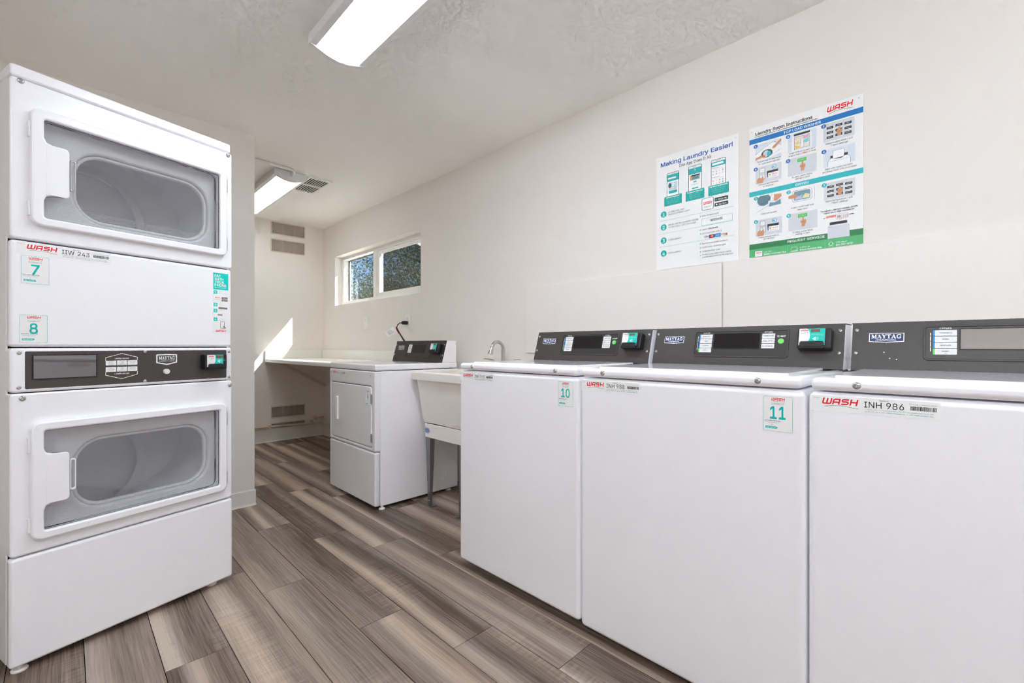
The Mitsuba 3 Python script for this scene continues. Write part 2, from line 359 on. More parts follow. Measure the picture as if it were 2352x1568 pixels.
def id_sticker(parent, M, ident):
    """strip with the owner's red logo, the machine's number and a bar code"""
    k = put(parent + '__id_sticker', STICK_ID_P, None, M, label='white strip sticker with red logo and machine number')
    p = Pr(1e-3)
    p.text('Property of', 3.5, 31.3, 1.9, GREY)
    p.wash(21, 18.2, 14.2, 70)
    p.text('Machine ID', 129, 32.8, 2.2, BLACK, bold=True)
    a, b = ident.split(' ')
    p.text(a, 102, 16.6, 13.2, BLACK, w=31 if a[0] == 'I' and len(a) == 3 else 20); p.text(b, 141, 16.6, 13.2, BLACK, w=30)
    p.text('To request service or report a machine out of order, please enter the 6 digit', 102, 11.2, 2.3, GREY, w=116)
    p.text('machine ID above on the', 103, 6.6, 2.3, GREY, w=37); p.text('WASH-Connect App', 142, 6.6, 2.3, TEAL, w=31, bold=True)
    p.text('or visit', 175, 6.6, 2.3, GREY, w=11); p.text('wash.com/service.', 188, 6.6, 2.3, TEAL, w=30, bold=True)
    p.text('This room is leased by WASH', 179, 29.2, 2.1, GREY, w=44)
    r = random.Random(3); x = 181.
    while x < 222:
        wd = r.choice([.5, .9, 1.3]); p.rect(x, 17.5, x + wd, 26.5, BLACK, 2); x += wd + r.choice([.5, .8])
    p.put(k + '__lettering', M)
def number_sticker(parent, M, num, w=73., h=96.):
    k = put(parent + '__number_sticker', plate(rrect(0, 0, w * 1e-3, h * 1e-3, .003), .0003), 'paper', M, smooth=False, label='white sticker with large teal number ' + num)
    p = Pr(1e-3); c = w / 2
    o = rrect(3, 3, w - 3, h - 3, 3); p.poly(o.difference(o.buffer(-.8)), S(120, 205, 205), 1)
    p.wash(c - 15, h - 14, 7.4, 31); p.text('CONNECT', c, h - 24.5, 4.6, GREY, a='c', w=29)
    p.text(num, c - {'10': 20, '11': 18}.get(num, 9.5), h - 60.5, 31, TEAL, bold=True, w={'10': 40, '11': 36}.get(num, 19))
    p.text('Launch WASH-Connect App', 6, 29, 2.3, BLACK, bold=True, w=37); p.text('Enter Machine Number', 8, 24.4, 2.2, TEAL, w=31)
    p.text('or', 23, 19.5, 2.2, BLACK, a='c')
    p.poly(Polygon([(8, 10), (33, 10), (37, 13), (33, 16), (8, 16)]), TEAL, 1); p.text('Scan QR Code', 10, 11.8, 2.3, WHITE, w=22, bold=True)
    p.put(k + '__lettering', M)
READ_SHEET = None
def card_reader(parent, M, u0, v0, w=.098, h=.072, d=.034):
    """black payment terminal standing proud of the control panel; its front carries a printed sheet and a slot tray"""
    body = rbox(0, 0, 0, w, h, d, .006)
    k = put(parent + '__card_reader', body, 'black_plastic', shift(M, u0, v0), label='black card reader with white and teal front')
    put(k + '__rim', plate(rrect(.004, .008, w - .016, h - .001, .004), .0035, .001), 'charcoal_dark', shift(M, u0, v0, d - .0005))
    F = shift(M, u0 + .006, v0 + .010, d + .003)
    W_, H_ = (w - .024) * 1e3, (h - .013) * 1e3
    put(k + '__front_sheet', plate(rrect(0, 0, W_ * 1e-3, H_ * 1e-3, .002), .0004), 'paper', F, smooth=False)
    p = Pr(1e-3, z=.0006)
    sh = rrect(0, 0, W_, H_, 2)
    p.poly(sh.difference(affinity.scale(Point(-2, 33).buffer(34, quad_segs=10), 1, 1.15)).intersection(box(20, 0, W_, H_)), S(20, 196, 180), 1)
    p.wash(4, H_ - 9, 5.4, 23, swoosh=False)
    p.disc(17, H_ - 14, 1.2, BLACK, 2); p.disc(24, H_ - 14, 1.2, BLACK, 2)
    p.text('CONNECT', 5, H_ - 19, 1.8, GREY, w=16)
    p.text('ENTER AMOUNT OR', 36, H_ - 20.5, 1.9, S(190, 240, 235), w=30); p.text('TAP YOUR CARD OR PHONE', 33, H_ - 24, 1.9, S(190, 240, 235), w=37)
    p.poly(affinity.rotate(Polygon([(40, 23), (48, 28), (48, 18)]).buffer(1.5), 0), S(200, 240, 236), 2)
    for r_ in (4, 7): p.poly(Point(50, 23).buffer(r_).difference(Point(50, 23).buffer(r_ - 1.2)).intersection(box(51, 10, 70, 36)), S(150, 228, 220), 2)
    p.rect(34, H_ - 13, 60, H_ - 3, S(70, 66, 58), 2)
    for i in range(4):
        x = 35.5 + i * 6.2
        for (a, b, c_, d_) in ((0, 0, 4, .8), (0, 3.4, 4, 4.2), (0, 7, 4, 7.8), (0, 0, .8, 7.8), (3.4, 0, 4.2, 7.8)): p.rect(x + a, H_ - 12 + b, x + c_, H_ - 12 + d_, S(165, 120, 100), 3)
    p.put(k + '__lettering', F)
    put(k + '__card_tray', cat(plate(rrect(.010, .0, w - .020, .020, .006), .012, .003), rbox(.008, -.004, -.012, w - .018, .004, .010, .003)), 'black_plastic', shift(M, u0, v0 + .003, d - .001), label='black card slot tray')
    return k

# ---------------------------------------------------------------- top-load washers
WF, PITCH, WW = 1.2942, .6890, .685
def washer(yl, ident, num, label, bottom, mirror=False, dirty=False):
    t = thing('washing_machine', label, 'washing machine', 'top loading washers in a row along the wall')
    M = frame((WF, yl, 0), (0, -1, 0), (0, 0, 1))
    put(t + '__body', rbox(0, bottom, -.645, WW, .900, 0, .016, 3), 'enamel', M, smooth=30)
    for (u, w) in ((.125, -.075), (WW - .125, -.075), (.06, -.57), (WW - .06, -.57)): put(t + '__foot', FOOT_P, None, frame((WF - w, yl - u, 0), (0, -1, 0), (1, 0, 0)) @ np.diag([1, 1, 1, 1.]))
    put(t + '__top_panel', rbox(.006, .904, -.64, WW - .008, .9345, .004, .013, 3), 'enamel_lid', M, smooth=30)
    lid = rrect(.055, .10, WW - .055, .47, .02)
    ML = frame((WF, yl, .9335), (0, -1, 0), (1, 0, 0)); ML[:3, 2] = (0, 0, 1)
    k = put(t + '__lid', plate(rrect(.045, .040, WW - .05, .468, .018), .0065, .003), 'enamel_lid', ML, smooth=30)
    screws(t, shift(M, 0, 0, .004), [])
    for u in (.097, .578):
        kk = put(t + '__screw', BIG_SCREW_P, None, shift(M, u, .919, .0045), label='steel torx screw on the front lip')
        put(kk + '__washer', WASHER_P, None, shift(M, u, .919, .0035))
    # sloping console
    c0, c1, cb, zt = 1.79 - WF, 1.835 - WF, 1.93 - WF, 1.0835
    side = Polygon([(c0, .9335), (cb, .9335), (cb, zt), (c1, zt)])
    MS = np.eye(4); MS[:3, 0], MS[:3, 1], MS[:3, 2], MS[:3, 3] = (1, 0, 0), (0, 0, 1), (0, -1, 0), (WF, yl - .012, 0)
    put(t + '__console', plate(side, .670), 'enamel', MS, smooth=False)
    put(t + '__console_cap', rbox(.010, zt - .001, -cb - .001, .684, zt + .0025, -c1 + .001, .001, 1), 'charcoal_dark', M, smooth=False)
    ev = np.array([.045, 0, .150]); L = np.linalg.norm(ev); ev /= L
    MC = frame((1.79, yl, .9335), (0, -1, 0), ev)
    pan = put(t + '__control_panel', plate(rrect(.0125, 0, .6815, L + .002, .001, 2), .002, .0007), 'charcoal', shift(MC, 0, 0, .0005), smooth=30, label='sloping charcoal control panel')
    MF = shift(MC, 0, 0, .0025)
    bz = rrect(.1835, .036, .522, .1435, .012)
    put(pan + '__bezel', plate(bz.difference(bz.buffer(-.0052)), .0032, .0014, 3), 'charcoal', MF, smooth=50, label='raised rounded rim')
    put(pan + '__inlay', plate(bz.buffer(-.006), .0004), 'charcoal_dark' if not mirror else 'charcoal', MF, smooth=False)
    put(pan + '__display', plate(rrect(.262, .0705, .4265, .1310, .0015, 2), .0016, .0005), 'lcd' if mirror else 'display_dark', MF, label='wide display window')
    dsp = box(.262, .0705, .4265, .1310)
    put(pan + '__display_rim', plate(dsp.buffer(.0014).difference(dsp.buffer(-.0008)), .0022), 'black_plastic', MF, smooth=False)
    p = Pr(1e-3, z=.0007)
    names = ['POWERWASH', 'MIXED', 'DELICATES', 'NORMAL']
    for i, nm in enumerate(names):
        v1 = 128.5 - i * 19.0
        b = put(pan + '__cycle_button', plate(rrect(.2085, (v1 - 17.4) * 1e-3, .2552, v1 * 1e-3, .0008, 2), .0012, .0004), 'button_white', MF, label='white cycle button')
        p.rect(204.6, v1 - 17.4, 208.6, v1, S(40, 140, 210) if i < 3 else S(96, 200, 80), 6)
        p.text(nm, 231.8, v1 - 10.2 + (1.2 if i == 3 else 0), 3.0, S(70, 70, 74), k=8, a='c', bold=True)
        if i == 3: p.text('ECO', 231.8, v1 - 14.4, 1.9, S(70, 70, 74), k=8, a='c')
    p.text('CYCLES', 231, 132, 4.2, WHITE, bold=True, a='c', w=26)
    for i, nm in enumerate(['TEMPERATURE', 'SOIL LEVEL', 'EXTRA RINSE']):
        v1 = 128 - i * 19.4
        put(pan + '__option_button', plate(rrect(.434, (v1 - 18) * 1e-3, .4765, v1 * 1e-3, .0008, 2), .0012, .0004), 'button_white', MF, label='white option button')
        p.text(nm, 455.2, v1 - 10.6, 3.0, S(70, 70, 74), k=8, a='c', bold=True, w=33)
    p.text('OPTIONS', 455, 131.5, 4.2, WHITE, bold=True, a='c', w=28)
    p.text('START', 497.3, 113.6, 6.2, WHITE, bold=True, a='c', w=27)
    for i, (a_, b_) in enumerate(((112, 121), (96, 110), (78, 94), (64, 76))): p.rect(198.6, a_, 200.4, b_, WHITE, 2)
    # enamel badge
    bd = Polygon([(52, 122.5), (144.5, 122.5), (144.5, 94), (98, 91.0), (52, 94)])
    bd = affinity.scale(bd, .92, 1, origin=(98, 107))
    put(pan + '__badge', plate(affinity.scale(bd, 1e-3, 1e-3, origin=(0, 0)), .0012, .0004), 'white_plastic', MF, label='white rimmed blue name badge')
    p.poly(bd.buffer(-2.2, join_style='mitre'), S(44, 58, 104), 8)
    p.maytag(61.5, 104.6, 13.2, 73, WHITE, 9); p.text('COMMERCIAL', 98, 97.2, 4.4, WHITE, k=9, bold=True, a='c', w=50)
    p.put(pan + '__lettering', MF)
    put(pan + '__start_button', lathe([(0, 0), (.0100, 0), (.0100, .002), (.0088, .0030), (.0070, .0026), (0, .0026)], 24), 'button_green', shift(MF, .4967, .0985), label='round green start button')
    for (u, v) in ((.024, .1335), (.024, .0570), (.6688, .1335), (.6688, .0565)): put(pan + '__screw', SCREW_P, None, shift(MF, u, v))
    if not dirty: card_reader(t, MF, .554, .062)
    else:
        card_reader(t, MF, .554, .062)
        for (u, v) in ((.094, .060), (.108, .0405), (.124, .0375)): put(pan + '__chip', lathe([(0, 0), (.002, 0), (.0015, .0012), (0, .0015)], 8), 'white_plastic', shift(MF, u, v), label='white fleck')
    id_sticker(t, shift(M, .008, .8545, .0002), ident)
    if num: number_sticker(t, shift(M, .587, .789, .0002), num)
    return t
washer(1.6525, 'INH 990', '10', 'white top load washer numbered 10, next to the utility sink', .030)
washer(.9635, 'INH 988', '11', 'white top load washer numbered 11, middle of the row of three', .024)
washer(.2745, 'INH 986', None, 'white top load washer tagged INH 986, end of the row cut by the frame', .024, mirror=True, dirty=True)

# ---------------------------------------------------------------- stacked dryer
ang = math.radians(16.126)
eS = np.array([math.cos(ang), math.sin(ang), 0])
PS = np.array([-.118, 2.046, 0])
MD = frame(PS, eS, (0, 0, 1))
SW0, SW1 = -.003, .6545
st = thing('stacked_dryer', 'tall white stacked pair of dryers with two glass doors numbered 7 and 8', 'dryer')
DEP = .70
# cabinet: shell of sides, back, top and bottom so that the drums are real cavities
put(st + '__cabinet', cat(bx(SW0, .03, -DEP, SW0 + .004, 1.835, -.036), bx(SW1 - .004, .03, -DEP, SW1, 1.835, -.036), bx(SW0, .03, -DEP, SW1, 1.835, -DEP + .004),
                          bx(SW0, .03, -DEP, SW1, .034, -.036), bx(SW0, .86, -DEP, SW1, .864, -.036), bx(SW0, 1.33, -DEP, SW1, 1.334, -.036)), 'enamel', MD, smooth=False)
put(st + '__top_cover', rbox(SW0 + .001, 1.840, -DEP, SW1 - .006, 1.877, -.002, .007, 3), 'enamel', MD, smooth=30)
put(st + '__toe_panel', rbox(SW0, .0225, -.036, SW1 + .002, .3575, 0, .010, 3), 'enamel', MD, smooth=30)
put(st + '__blank_panel', rbox(SW0, 1.0085, -.036, SW1 - .003, 1.3375, 0, .010, 3), 'enamel', MD, smooth=30)
for (u, w) in ((.025, -.03), (SW1 - .06, -.05), (.05, -.62), (SW1 - .05, -.62)):
    put(st + '__foot', FOOT_P, None, frame(PS + eS * u - w * np.array([-math.sin(ang), math.cos(ang), 0]), eS, np.cross((0, 0, 1), eS)))
def dryer_door(v0, v1, dv0, dv1, wv0, wv1, nv0, nv1, which):
    hole = rrect(.060, dv0 + .02, .606, dv1 - .02, .03)
    put(st + '__door_surround', plate(rrect(SW0, v0, SW1 - .001, v1, .010).difference(hole), .036, .006, 3), 'enamel', shift(MD, w=-.036), smooth=40)
    outer = rrect(.038, dv0, .6235, dv1, .026, 8)
    notch = Polygon([(.05, nv1 + .012), (.0690, nv1 + .012), (.0735, nv1), (.090, nv1 - .006), (.118, nv1 - .010), (.1275, nv1 - .020), (.1285, nv0 + .020), (.119, nv0 + .010), (.090, nv0 + .006), (.0735, nv0), (.0690, nv0 - .012), (.05, nv0 - .012)]).buffer(.006).buffer(-.006).buffer(-.004).buffer(.004)
    win = rrect(.0685, wv0, .5945, wv1, .007, 4).difference(notch).buffer(-.003).buffer(.003)
    k = put(st + '__door', plate(outer.difference(win), .019, .006, 3), 'enamel', shift(MD, w=.001), smooth=40, label=f'{which} white framed door with grey glass')
    gp = win.buffer(.004, join_style='mitre')
    vv, ff = ear(rings(polys(gp)[0]))
    put(k + '__glass', tm(np.hstack([vv, np.zeros((len(vv), 1))]), ff), 'door_glass', shift(MD, w=.006), smooth=False, label='grey window glass')
    put(k + '__gasket', plate(gp.difference(win.buffer(-.0016)), .003), 'gasket', shift(MD, w=.0065), smooth=False)
    # inner bowl of the door: grey plate with a rounded D shaped opening, its rolled rim, and the drum behind
    cy = (wv0 + wv1) / 2
    ow = rrect(.150, cy - .135, .572, cy + .108, .085, 8)
    put(k + '__inner_panel', plate(rrect(.064, dv0 + .022, .600, dv1 - .022, .02).difference(ow), .012, .008, 3), 'drum_grey', shift(MD, w=-.042), smooth=50)
    put(k + '__rolled_rim', plate(ow.difference(ow.buffer(-.012)), .014, .0055, 3), 'drum_grey', shift(MD, w=-.054), smooth=50)
    dc = (.335, cy)
    dm = lathe([(.315, 0), (.315, .04), (.300, .045), (.300, .30), (.10, .33), (0, .33)], 48); dm.apply_scale((.98, .68, 1))
    D = np.eye(4); D[2, 2] = -1; D[:3, 3] = (dc[0], dc[1], -.085)
    put(k + '__drum', dm, 'drum_dark', MD @ D, smooth=40)
    ring = lathe([(.175, 0), (.20, 0), (.20, .014), (.175, .014), (.175, 0)], 40)
    D2 = np.eye(4); D2[:3, 3] = (dc[0] - .06, dc[1] - .05, -.36)
    put(k + '__drum_ring', ring, 'drum_grey', MD @ D2, smooth=40)
    fr = [p_ for i_ in range(8) for p_ in polys(win.buffer(-.010 - .0052 * i_).difference(win.buffer(-.0108 - .0052 * i_)))]
    fm = Pr(1., z=0.)
    for p_ in fr: fm.poly(p_.intersection(box(.05, wv0, .60, nv0 - .004)), S(172, 173, 177), 0)
    fv = fm.put(k + '__frit_lines', shift(MD, w=.0068)); labels.setdefault(fv, {})['kind'] = 'stuff'
    gr = put(k + '__grip', cat(plate(rrect(.0700, nv0 + .006, .1272, nv1 - .006, .012), .0022, .0022, 3)), 'enamel', shift(MD, w=.018), smooth=40, label='white molded pull')
    put(k + '__latch_recess', plate(rrect(.1300, (nv0 + nv1) / 2 - .052, .1460, (nv0 + nv1) / 2 + .052, .007).difference(rrect(.1335, (nv0 + nv1) / 2 - .046, .1425, (nv0 + nv1) / 2 + .046, .004)), .004, .0015), 'chrome' if which == 'upper' else 'enamel_satin', shift(MD, w=.0075), smooth=40)
    for a, b in ((dv1 - .095, dv1 - .042), (dv0 + .028, dv0 + .080)):
        put(k + '__hinge', cat(tube([(.6225, a, .012), (.6225, b, .012)], .0045, 10), bx(.622, a + .004, 0, .632, b - .004, .003)), 'hinge_metal', MD, smooth=40)
        put(k + '__catch', rbox(.0335, a, .0, .039, b - .006, .014, .002), 'enamel_satin', MD)
dryer_door(1.3425, 1.8365, 1.389, 1.757, 1.416, 1.7265, 1.484, 1.656, 'upper')
dryer_door(.3625, .8645, .4015, .773, .4295, .7445, .506, .674, 'lower')
# control panel
cpo = rrect(SW0, .8675, SW1 - .002, 1.005, .010)
put(st + '__control_housing', plate(cpo, .036, .007, 3), 'enamel', shift(MD, w=-.036), smooth=40)
cp = put(st + '__control_panel', plate(rrect(.0296, .8775, .6290, .9945, .004), .0015, .0005), 'charcoal', shift(MD, w=0), label='charcoal control strip')
MP = shift(MD, w=.0015)
put(cp + '__display', plate(box(.0475, .9085, .2000, .9810), .0012), 'display_mirror', MP, smooth=False, label='glossy mirrored display window')
put(cp + '__display_rim', plate(box(.0450, .9060, .2025, .9835).difference(box(.0475, .9085, .2000, .9810)), .0030), 'black_plastic', MP, smooth=False)
p = Pr(1e-3)
hexa = LineString([(225.3, 960.5), (225.3, 970.5), (270.5, 984.8), (316, 971), (316, 961)]).buffer(.9, cap_style='round', join_style='mitre')
p.poly(hexa, WHITE, 1); p.poly(affinity.scale(hexa, 1, -1, origin=(270.5, 940)), WHITE, 1)
p.text('UPPER DRYER', 270.7, 965.0, 4.0, WHITE, bold=True, a='c', w=41); p.text('LOWER DRYER', 270.7, 911.2, 4.0, WHITE, bold=True, a='c', w=42)
for r_, v in enumerate((943.3, 920.6)):
    for c_, (u0, u1) in enumerate(((225.3, 254.6), (256.6, 285.4), (287.2, 316))):
        put(cp + '__selector_button', plate(rrect(u0 * 1e-3, v * 1e-3, u1 * 1e-3, v * 1e-3 + .0168, .0008, 2), .0010, .0003), 'paper', MP, label='white dryer selector button')
        for j, s_ in enumerate((('WHITES', '& COLORS', 'HIGH HEAT'), ('PERM', 'PRESS', 'MEDIUM HEAT'), ('DELICATES', 'LOW HEAT', ''))[c_]):
            if s_: p.text(s_, (u0 + u1) / 2, v + 11.6 - j * 4.9, 2.2, S(110, 110, 114), k=8, a='c')
sh = Polygon([(374.5, 979.5), (409, 981.0), (443.7, 979.5), (443.7, 947.5), (409.3, 938.8), (374.5, 947.5)]).buffer(1.2).buffer(-1.2)
p.poly(sh.difference(sh.buffer(-4.2)), WHITE, 1)
p.maytag(383, 959.5, 12.5, 53, WHITE, 2); p.text('COMMERCIAL LAUNDRY', 409.3, 952.6, 3.4, WHITE, bold=True, a='c', w=51)
p.put(cp + '__lettering', MP)
put(cp + '__key_lock', lathe([(0, 0), (.0100, 0), (.0100, .010), (.0088, .0120), (.0058, .0120), (.0050, .0100), (.0036, .0100), (.0030, .0125), (0, .0125)], 24), 'white_plastic', shift(MP, .4062, .9142), label='round white start knob')
screws(cp, MP, [(.340, .990), (.3395, .8822)])
screws(st, MD, [(.0172, .990), (.0165, .8830), (.6400, .988), (.6400, .8800)])
screws(st, MD, [(.0205, 1.8280), (.6355, 1.8255), (.0242, .8490), (.6435, .8445)], True)
card_reader(st, MP, .527, .9165, w=.086, h=.062, d=.036)
id_sticker(st, shift(MD, .0115, 1.2955, .0002), 'IIW 243')
number_sticker(st, shift(MD, .0184, 1.2030, .0002), '7', 68., 92.)
number_sticker(st, shift(MD, .0147, 1.0190, .0002), '8', 68., 92.)
MK = shift(MD, .5770, 1.0640, .0002)
k = put(st + '__payment_sticker', plate(rrect(-.002, 0, .064, .258, .002), .0003), 'paper', MK, smooth=False, label='tall white and teal payment instruction sticker')
p = Pr(1e-3); TL = S(0, 205, 195)
p.rect(0, 184, 60, 254, TL, 1)
for j, s_ in enumerate(('PAY', 'WITH', 'YOUR', 'PHONE')): p.text(s_, 5, 236.5 - j * 12.8, 10.2, WHITE, bold=True, w=(25, 35, 37, 47)[j])
p.text('SIMPLE. FAST. SECURE.', 5, 191, 2.6, WHITE, w=47, bold=True)
for j, (v, s1, s2) in enumerate(((165, 'Download', 'WASH-Connect App'), (113, 'Add funds', ''), (88, 'Scan code', ''), (52, 'Select machine', 'and press start'))):
    p.rect(1, v, 16, v + 15, TL, 1); p.text(str(j + 1), 8.5, v + 3.5, 8, WHITE, bold=True, a='c')
    p.text(s1, 20, v + 8.5, 2.6, TL); 
    if s2: p.text(s2, 20, v + 3, 2.6, TL)
p.wash(6, 148.5, 4.5, 20, swoosh=False); p.text('CONNECT', 8, 142, 2.4, GREY, w=16)
for v in (146, 136): p.rect(33, v, 57, v + 8, S(110, 100, 98), 1, 1.); p.text('App Store' if v < 140 else 'Google Play', 45, v + 2.5, 2.6, WHITE, a='c', w=17)
p.rect(20, 103, 56, 111, S(125, 118, 116), 1, 2.); p.rect(17, 76, 36, 81, S(120, 112, 108), 1)
ph = rrect(28, 22, 45, 51, 2); p.poly(ph.difference(ph.buffer(-1.6)), S(90, 86, 86), 1); p.poly(Polygon([(38, 34), (46, 29), (51, 24), (46, 21), (40, 28)]), S(120, 110, 108), 2)
p.wash(9, 7, 9, 42, swoosh=False); p.put(k + '__lettering', MK)

# ---------------------------------------------------------------- single dryer beside the counter
X9, Y9A, Y9B = 1.344, 3.213, 2.5455
d9 = thing('dryer', 'white front load dryer numbered 9 between the counter and the utility sink', 'dryer')
M9 = frame((X9, Y9A, 0), (0, -1, 0), (0, 0, 1)); w9 = Y9A - Y9B
put(d9 + '__cabinet', rbox(.002, .021, -.636, w9 - .001, .855, -.038, .004), 'enamel', M9, smooth=30)
put(d9 + '__top_panel', rbox(.0, .859, -.632, w9, .898, -.002, .011, 3), 'enamel', M9, smooth=30)
put(d9 + '__toe_panel', rbox(0, .022, -.036, w9, .3555, 0, .012, 3), 'enamel_satin', M9, smooth=30)
dd = rrect(.034, .391, .627, .762, .0, 6)
dd = rrect(.034, .385, .622, .760, .022)
put(d9 + '__door_surround', plate(rrect(0, .3605, w9, .8545, .010).difference(dd.buffer(.004)), .036, .008, 3), 'enamel_satin', shift(M9, w=-.036), smooth=40)
k = put(d9 + '__door', plate(dd, .022, .006, 3), 'enamel_satin', shift(M9, w=-.020), smooth=40, label='flat white square door')
g = rrect(.118, .505, .152, .665, .008)
put(k + '__handle', cat(plate(g.difference(g.buffer(-.007)), .012, .004, 3)), 'white_plastic', shift(M9, w=.0015), smooth=40, label='white recessed pull handle')
put(k + '__handle_recess', plate(g.buffer(-.006), .002), 'enamel_satin', shift(M9, w=.0012), smooth=False)
for a, b in ((.655, .715), (.415, .470)): put(k + '__hinge', cat(tube([(.624, a, .004), (.624, b, .004)], .0045, 8), bx(.612, a + .005, 0, .636, b - .005, .003)), 'hinge_metal', M9, smooth=40)
screws(d9, M9, [(.018, .832), (w9 - .055, .826)])
for (u, w) in ((.06, -.05), (w9 - .012, -.052), (.06, -.58), (w9 - .03, -.575)): put(d9 + '__foot', FOOT_P, None, frame((X9 - w, Y9A - u, 0), (0, -1, 0), (1, 0, 0)))
# vent knockout on the side panel
SIDE = frame((X9, Y9B, 0), (1, 0, 0), (0, 0, 1))
ck = Point(.485, .150).buffer(.062, quad_segs=12)
put(d9 + '__vent_knockout', plate(ck.difference(ck.buffer(-.003)), .0012, .0005), 'enamel', shift(SIDE, w=.0005), label='embossed ring on the side panel')
c0, c1, cb, zt = 1.845 - X9, 1.888 - X9, 1.966 - X9, 1.0500
MS = np.eye(4); MS[:3, 0], MS[:3, 1], MS[:3, 2], MS[:3, 3] = (1, 0, 0), (0, 0, 1), (0, -1, 0), (X9, Y9A - .004, 0)
put(d9 + '__console', plate(Polygon([(c0, .897), (cb, .897), (cb, zt), (c1, zt)]), w9 - .006), 'enamel', MS, smooth=False)
ev = np.array([.043, 0, .153]); L9 = np.linalg.norm(ev); ev /= L9
MC = frame((1.845, Y9A, .8975), (0, -1, 0), ev)
pan = put(d9 + '__control_panel', plate(rrect(.004, 0, w9 - .003, L9 + .001, .001, 2), .002, .0007), 'charcoal_dark', shift(MC, w=.0005), label='sloping charcoal control panel')
MF = shift(MC, w=.0025)
bz = rrect(.180, .030, .50, .146, .010); put(pan + '__bezel', plate(bz.difference(bz.buffer(-.004)), .0025, .001), 'charcoal_dark', MF, smooth=50)
put(pan + '__display', plate(rrect(.255, .066, .425, .130, .002, 2), .0016, .0005), 'display_dark', MF)
p = Pr(1e-3, z=.0006)
for i, nm in enumerate(('HIGH', 'MEDIUM', 'LOW', 'NO HEAT')):
    v1 = 130 - i * 16.5
    put(pan + '__cycle_button', plate(rrect(.196, (v1 - 15) * 1e-3, .244, v1 * 1e-3, .0008, 2), .0012, .0004), 'button_white', MF, label='white cycle button'); p.text(nm, 220, v1 - 9.5, 3.4, S(70, 70, 74), k=8, a='c', bold=True)
p.text('CYCLES', 220, 134, 4, WHITE, bold=True, a='c')
bd = Polygon([(50, 122), (132, 122), (132, 92), (91, 88), (50, 92)])
put(pan + '__badge', plate(affinity.scale(bd, 1e-3, 1e-3, origin=(0, 0)), .0012, .0004), 'white_plastic', MF, label='white rimmed name badge')
p.poly(bd.buffer(-2.4, join_style='mitre'), S(60, 66, 96), 8); p.maytag(58, 104, 12, 66, WHITE, 9); p.text('COMMERCIAL', 91, 96, 4, WHITE, k=9, bold=True, a='c', w=44)
p.put(pan + '__lettering', MF)
for (u, v) in ((.014, .128), (.014, .052), (w9 - .014, .128), (w9 - .014, .052)): put(pan + '__screw', SCREW_P, None, shift(MF, u, v))
card_reader(d9, MF, .535, .060, w=.096, h=.070)
id_sticker(d9, shift(M9, .030, .8075, .0002), 'IIL 113')
number_sticker(d9, shift(M9, .545, .640, .0025), '9', 70., 100.)

# ---------------------------------------------------------------- utility sink
us = thing('utility_sink', 'cream plastic laundry sink on grey metal legs between dryer and washer', 'sink')
SX0, SX1, SY0, SY1 = 1.575, 2.085, 1.945, 2.537
oy = rrect(SX0, SY0, SX1, SY1, .045)
iy = rrect(SX0 + .045, SY0 + .045, SX1 - .105, SY1 - .045, .04)
I4 = np.eye(4)
put(us + '__rim', plate(oy.difference(iy), .050, .010, 3, z0=.800), 'sink_plastic', smooth=40)
def loft(r0, z0, r1, z1, n=40):
    def rs(p): return np.array([p.exterior.interpolate(t, normalized=True).coords[0] for t in np.arange(n) / n])
    A, B = rs(r0), rs(r1); i = np.arange(n); j = (i + 1) % n
    V = np.vstack([np.hstack([A, np.full((n, 1), z0)]), np.hstack([B, np.full((n, 1), z1)])])
    return V, np.vstack([np.stack([i, j, n + j], 1), np.stack([i, n + j, n + i], 1)])
def tub(shr, z0):
    lv = [(0, .803), (.012, .72), (.034, .56), (.044, .525), (.062, .505), (.10, .500)]
    V, F, n = [], [], 0
    prev = None
    base_ = rrect(SX0 + .022, SY0 + .022, SX1 - .060, SY1 - .022, .055)
    for (a, za), (b, zb) in zip(lv[:-1], lv[1:]):
        v, f = loft(base_.buffer(-a - shr), za, base_.buffer(-b - shr), zb, 64); V.append(v); F.append(f + n); n += len(v)
    c = base_.buffer(-.10 - shr); pts = np.array([c.exterior.interpolate(t, normalized=True).coords[0] for t in np.arange(64) / 64])
    V.append(np.vstack([np.hstack([pts, np.full((64, 1), .5)]), [[*c.centroid.coords[0], .5]]])); F.append(np.array([[n + i, n + (i + 1) % 64, n + 64] for i in range(64)]))
    m = tm(np.vstack(V), np.vstack(F)); m.merge_vertices(); return m
put(us + '__tub', tub(0, 0), 'sink_plastic', smooth=50)
put(us + '__leg_skirt', plate(rrect(SX0 + .055, SY0 + .07, SX1 - .10, SY1 - .085, .03).difference(rrect(SX0 + .065, SY0 + .08, SX1 - .11, SY1 - .095, .025)), .085, .004, 2, z0=.435), 'sink_plastic', smooth=40)
SKF = frame((SX0 + .055, SY1 - .095, .0), (0, -1, 0), (0, 0, 1))
ov = affinity.scale(Point(.035, .478).buffer(1, quad_segs=10), .029, .018)
put(us + '__badge', plate(ov, .001), 'paper', shift(SKF, w=.0002), label='small oval blue badge')
p = Pr(1.); BL = S(34, 92, 168); p.z = .0013
p.poly(ov.buffer(-.001).difference(affinity.scale(Point(.035, .478).buffer(1, quad_segs=10), .024, .0125)), BL, 0)
p.poly(affinity.scale(Point(.035, .478).buffer(1), .021, .0095).difference(unary_union([box(.02, .4765, .05, .4785), box(.034, .468, .0355, .49)])), BL, 0); p.put(us + '__badge__lettering', shift(SKF, w=.0002))
